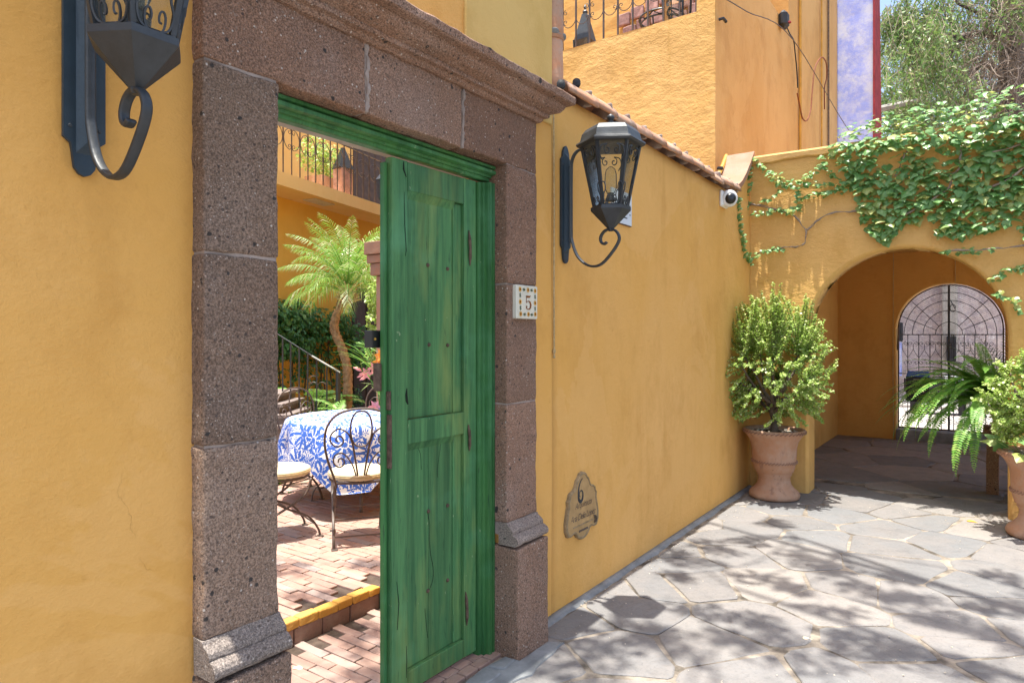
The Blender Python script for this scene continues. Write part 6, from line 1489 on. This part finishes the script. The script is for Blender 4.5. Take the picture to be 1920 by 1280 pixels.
# folding iron chair; back on local +y, seat centre at the origin
def chair(label, mat, blabel=None):
    t = thing('iron_chair', label, 'chair', (0, 0, 0), 'curly iron chairs around the courtyard table')
    yb = .20; lean = .12
    def B(x, z): return (x, yb + lean * (z - .45), z)
    hoop = smoothpath([(.165, .42), (.185, .50), (.225, .62), (.245, .74), (.23, .85), (.17, .93), (.08, .965), (0, .972)], 4); hp = [B(p[0], p[1]) for p in [(q.x, q.y) for q in [Vector((a.x, a.y, 0)) for a in [Vector((p_[0], p_[1], 0)) for p_ in hoop]]]]
    hoop2 = hp + [(-x, y_, z_) for x, y_, z_ in reversed(hp[:-1])]
    part('back_hoop', MB().tube(hoop2, .0085, 7), mat, t, smooth=True)
    g_ = MB(); g_.tube([B(.073 * math.copysign(abs(math.cos(a)) ** .75, math.cos(a)), .83 + .125 * math.sin(a)) for a in [2 * PI * k_ / 28 for k_ in range(29)]], .006, 6)
    part('back_loop', g_, mat, t, smooth=True)
    for sg in (1, -1):
        g_ = MB()
        g_.tube([B(sg * p.x, p.y) for p in smoothpath([(.073, .80, 0), (.05, .68, 0), (.022, .50, 0), (.018, .45, 0)], 4)], .007, 6)
        g_.tube([B(sg * p.x, p.y) for p in smoothpath([(.066, .74, 0), (.09, .80, 0), (.15, .835, 0), (.20, .80, 0), (.205, .745, 0), (.165, .71, 0), (.125, .73, 0), (.125, .77, 0), (.155, .785, 0), (.172, .76, 0), (.155, .745, 0)], 5)], .0055, 5)
        g_.tube([B(sg * p.x, p.y) for p in smoothpath([(.03, .48, 0), (.06, .58, 0), (.12, .66, 0), (.175, .65, 0), (.185, .60, 0), (.15, .565, 0), (.115, .585, 0), (.12, .62, 0), (.148, .625, 0), (.155, .60, 0)], 5)], .0055, 5)
        part('back_scroll', g_, mat, t, smooth=True)
    part('seat_ring', MB().tube([(.205 * math.cos(a), .205 * math.sin(a), .445) for a in [2 * PI * k_ / 28 for k_ in range(29)]], .009, 6), mat, t, smooth=True)
    cu = part('cushion', MB().lathe([(.17, .452), (.205, .456), (.218, .468), (.216, .478), (.212, .482), (.217, .488), (.214, .500), (.19, .510), (.10, .516), (.02, .515)], n=32), 'cream', t, smooth=True)
    part('piping', MB().tube([(.2175 * math.cos(a), .2175 * math.sin(a), .482) for a in [2 * PI * k_ / 32 for k_ in range(33)]], .004, 5), 'iron_brown' if False else 'rope', cu)
    for sg in (1, -1):
        x = sg * .185
        part('leg', MB().ribbon(smoothpath([(x, -.17, .44), (x, -.13, .33), (x, .0, .245), (x, .14, .17), (x, .21, .07), (x, .225, .0)], 4), (1, 0, 0), .020, .014), mat, t, smooth=True)
        part('leg', MB().ribbon(smoothpath([(x * .94, .17, .44), (x * .94, .13, .33), (x * .94, .0, .235), (x * .94, -.15, .16), (x * .94, -.225, .06), (x * .94, -.24, .0)], 4), (1, 0, 0), .020, .014), mat, t, smooth=True)
        for yy in (.228, -.243): part('foot', MB().bbox((x * .97 - .022, yy - .02, 0), (x * .97 + .022, yy + .02, .008), .002), mat, t)
    for (yy, zz) in ((.205, .08), (-.21, .09), (.0, .238)): part('stretcher', MB().tube([(-.185, yy, zz), (.185, yy, zz)], .006, 5), mat, t)
    part('back_rail', MB().tube([(-.17, yb, .45), (.17, yb, .45)], .008, 6), mat, t)
    return t
chA = chair('curly backed iron chair nearest the doorway, its back to the door', 'iron_brown')
chB = dup(chA, (-4.20, 3.08, TZ), None, 'iron chair half hidden by the left jamb, only its cream cushion and crossed legs showing')
def face(ob, x, y): ob.location = (x, y, TZ); d = Vector((TX - x, TY - y)); ob.rotation_euler = (0, 0, math.atan2(d.y, d.x) + PI / 2)
face(chA, -3.74, 3.30); face(chB, -4.26, 3.0); chB.rotation_euler.z -= R(36); chA.rotation_euler.z += .10
chC = dup(chA, label='grey iron chair behind the left side of the table, only its back hoop showing'); face(chC, -5.17, 4.02)
chD = dup(chA, label='iron chair behind the table on the right, its hoop rising before the flowers'); face(chD, -4.93, 4.66)

# =================================================================== TREES
def pepper_tree(label, cfg, leafmat_, seed, name='pepper_tree'):
    r_ = random.Random(seed); t = thing(name, label, 'tree', cfg['base'])
    for P_, r0, r1 in cfg['limbs']:
        Q = smoothpath(P_, 6); part('trunk' if r0 > .2 else 'limb', MB().tube([q + rv(r_, .02) for q in Q], [r0 + (r1 - r0) * i / (len(Q) - 1) for i in range(len(Q))], 9), 'bark_tree', t, smooth=True)
    lf = MB(); tw = MB()
    for (c, rad, n_, ln, nl) in cfg['clumps']:
        for _ in range(n_):
            u = rv(r_, 1)
            while u.length > 1: u = rv(r_, 1)
            p = Vector(c) + Vector((u.x * rad[0], u.y * rad[1], u.z * rad[2])); d = Vector((r_.uniform(-.5, .5), r_.uniform(-.5, .5), r_.uniform(-1, -.3))).normalized(); L = ln * r_.uniform(.5, 1.2); Q = [p + d * L * k_ / 4 + Vector((0, 0, -.12 * L * (k_ / 4) ** 2)) for k_ in range(5)]
            tw.tube(Q, [.006, .005, .004, .003, .002], 3, cap=False)
            for k_ in range(nl):
                f = 4 * (k_ + .5) / nl; i0 = min(int(f), 3); q = Q[i0].lerp(Q[i0 + 1], f - i0); dd = (rv(r_, 1) + Vector((0, 0, -.7))).normalized(); s_ = r_.uniform(.08, .15); sd = dd.cross(rv(r_, 1)).normalized() * s_ * .16
                lf.add([q, q + dd * s_ * .5 + sd, q + dd * s_, q + dd * s_ * .5 - sd], [(0, 1, 2, 3)])
    part('crown', lf, leafmat_, t, kind='stuff'); part('twigs', tw, 'twig', t, kind='stuff'); return t, r_
T0 = 15.5
A = lambda px, py, t=T0: at(px, py, t)
clumps = []
r_ = random.Random(2)
for k_ in range(38):
    px = r_.uniform(1672, 1810); py = r_.uniform(-10, 240); clumps.append((A(px, py, r_.uniform(14, 17)), (.45, .6, .45), 26, .7, 12))
for k_ in range(9): clumps.append((A(r_.uniform(1670, 1735), r_.uniform(0, 70), 15.5), (.4, .4, .3), 24, .9, 12))
for k_ in range(22): clumps.append((A(r_.uniform(1730, 2100), r_.uniform(-150, 110), r_.uniform(14.5, 18)), (.6, .7, .6), 26, .8, 12))
for k_ in range(14): clumps.append((A(r_.uniform(1790, 2050), r_.uniform(60, 230), r_.uniform(16.5, 18.5)), (.6, .5, .5), 18, .7, 10))
cfg = dict(base=Vector((A(1900, 100).x, A(1900, 100).y, 0)), limbs=[
    ([Vector((A(1905, 0).x, A(1905, 0).y, 0)), A(1908, 300), A(1905, 140), A(1896, 40), A(1900, -200)], .42, .26),
    ([A(1905, 120), A(1860, 66), A(1800, 72), A(1775, 110), A(1755, 150), A(1724, 154)], .10, .03),
    ([A(1902, 60), A(1870, 10), A(1840, -60)], .14, .05), ([A(1905, 180), A(1850, 120), A(1815, 150), A(1822, 200)], .08, .03),
    ([A(1900, 60), A(1940, 0), A(2000, -60)], .2, .08), ([A(1860, 66), A(1840, 30), A(1790, 0), A(1760, -40)], .06, .02), ([A(1780, 100), A(1790, 60), A(1770, 20), A(1780, -20)], .04, .015), ([A(1905, -100), A(1820, -160), A(1740, -120), A(1720, -20)], .12, .03)], clumps=clumps)
pt, r_ = pepper_tree('large old pepper tree with drooping green sprays and bare grey branches above the ivy wall', cfg, 'pepper', 21)
g = MB()        # dead twiggy tangles hanging from the limbs
for (px, py, n_) in ((1840, 90, 130), (1860, 140, 150), (1810, 175, 120), (1880, 200, 120), (1835, 190, 110), (1800, 40, 70), (1870, 40, 90), (1905, 150, 90), (1780, 130, 50)):
    c = A(px, py)
    for _ in range(n_):
        p = c - FW * .5 + rv(r_, .5); d = (rv(r_, 1) + Vector((0, 0, -.6))).normalized(); Q = [p]
        for k_ in range(4): d = (d + rv(r_, .35) + Vector((0, 0, -.12))).normalized(); Q.append(Q[-1] + d * r_.uniform(.08, .22))
        g.tube(Q, [.011, .009, .007, .005, .003], 3, cap=False)
part('dead_twigs', g, 'twig', pt, kind='stuff')
# farther tree mass
cfg = dict(base=Vector((4, 27, 0)), limbs=[([Vector((2.5, 27, 0)), Vector((2.4, 27, 5)), Vector((2.6, 27, 9))], .4, .15), ([Vector((2.4, 27, 4)), Vector((1, 26.5, 7)), Vector((0, 26.5, 9))], .2, .05)],
           clumps=[(at(random.Random(k_).uniform(1655, 2150), random.Random(k_ + 99).uniform(40, 330), random.Random(k_ + 7).uniform(20, 26)), (1.1, 1.0, 1.0), 26, 1.1, 11) for k_ in range(120)])
pepper_tree('pale green tree farther off behind the pepper tree', cfg, 'pepper', 33, 'distant_tree')
# tree whose branches reach over the alley and dapple the paving (its trunk stands right of the picture)
ot = thing('overhanging_tree', 'tall tree at the right of the alley whose branches shade the paving', 'tree', (4.6, 2.0, 0)); r_ = random.Random(8)
part('trunk', MB().tube(smoothpath([(4.6, 2.0, -.1), (4.5, 2.1, 3), (4.2, 2.3, 6), (3.6, 2.5, 8.5)], 5), [.32 - .008 * i for i in range(16)], 10), 'bark_tree', ot, smooth=True)
lm = MB(); lf = MB(); ends = []
for k_ in range(11):
    e = Vector((r_.uniform(-2.4, 2.5), r_.uniform(.4, 4.9), r_.uniform(8.2, 10.5))); s_ = Vector((3.9, 2.4, r_.uniform(6.5, 8.3))); Q = smoothpath([s_, s_.lerp(e, .5) + Vector((0, 0, .7)) + rv(r_, .3), e], 5); lm.tube(Q, [.09 * (1 - .85 * i / len(Q)) for i in range(len(Q))], 6); ends += Q[4:]
part('limb', lm, 'bark_tree', ot, smooth=True)
DAP = [(1190, 1190), (1330, 1160), (1420, 1090), (1480, 1110), (1560, 1075), (1330, 1030), (1260, 1085), (1400, 1020), (1610, 1110), (1700, 1130), (1760, 1170), (1850, 1150), (1880, 1090), (1240, 1220), (1500, 1240), (1620, 1220), (1030, 1255), (1100, 1215), (1520, 1060), (1680, 1090), (1290, 1060), (1230, 1040), (1450, 985), (1540, 1150), (1360, 1210), (1800, 1260), (1900, 1210), (1440, 1190), (1700, 1240)]
cl3 = []
for (px, py) in DAP:
    p = onZ(px, py); h_ = r_.uniform(6.8, 8.6); c = Vector((p.x - .004 * h_, p.y - .0945 * h_, h_)); cl3.append((c, r_.uniform(.10, .22)))
for _ in range(60):
    c = Vector((r_.uniform(.2, 4.5), r_.uniform(-1.5, 4.5), r_.uniform(7.5, 10.5))); cl3.append((c, r_.uniform(.25, .5)))
for (x, y) in ((-2.55, 1.72), (-2.35, 2.15), (-2.75, 2.3), (-3.15, 2.35), (-2.5, 1.3), (-2.2, 1.9), (-3.4, 1.9), (-3.7, 2.5), (-3.3, 2.9), (-2.45, 2.5)):
    h_ = r_.uniform(7.5, 8.5); cl3.append((Vector((x, y - .0945 * h_, h_)), r_.uniform(.12, .22)))
tw = MB()
for (c, rad) in cl3:
    near = min(ends, key=lambda p: (p - c).length); Q = smoothpath([near, near.lerp(c, .5) + rv(r_, .15) + Vector((0, 0, .1)), c], 4); tw.tube(Q, [.016 * (1 - .7 * i / len(Q)) for i in range(len(Q))], 4)
    stretch = Vector((r_.uniform(.8, 1.9), r_.uniform(.5, 1.0), .6)); an = r_.uniform(-.6, .6)
    for _ in range(int(520 * rad)):
        u = rv(r_, 1)
        while u.length > 1: u = rv(r_, 1)
        q = Vector((u.x * stretch.x * rad, u.y * stretch.y * rad, u.z * rad)); q.rotate(Matrix.Rotation(an, 3, 'Z')); p = c + q; b_ = basis(rv(r_, .6) + Vector((0, 0, .8)), rv(r_, 1) + Vector((.01, 0, 0))); m4 = Matrix.Translation(p) @ b_ @ Matrix.Scale(r_.uniform(.05, .10), 4)
        lf.add([m4 @ Vector(v) for v in ((0, 0, 0), (.28, .5, .03), (0, 1.1, 0), (-.28, .5, .03))], [(0, 1, 2, 3)])
part('twigs', tw, 'bark_tree', ot, kind='stuff'); part('crown', lf, 'canopy', ot, kind='stuff')
# fallen leaves
for k_, (px, py, z_, mt_, lab) in enumerate(((1818, 974, .01, 'petal_orange', 'curled orange dead leaf on the paving by the right pier'), (558, 1247, .006, 'cream', 'pale dry leaf on the entrance pavers'), (1507, 1192, .008, 'cream', 'tiny pale leaf scrap on the middle of the flagstones'), (541, 921, .126, 'plant', 'green leaf scrap on the courtyard pavers'))):
    p = onZ(px, py, z_); l = IL[k_]; m4 = Matrix.Translation(p) @ basis(Vector((.1, .15, 1)), Vector((1, .4 * k_ - .5, 0))) @ Matrix.Scale(.075 if k_ == 0 else .045, 4); solo('fallen_leaf', MB().add([m4 @ Vector(v) for v in l[0]], l[1]), mt_, lab, 'leaf')
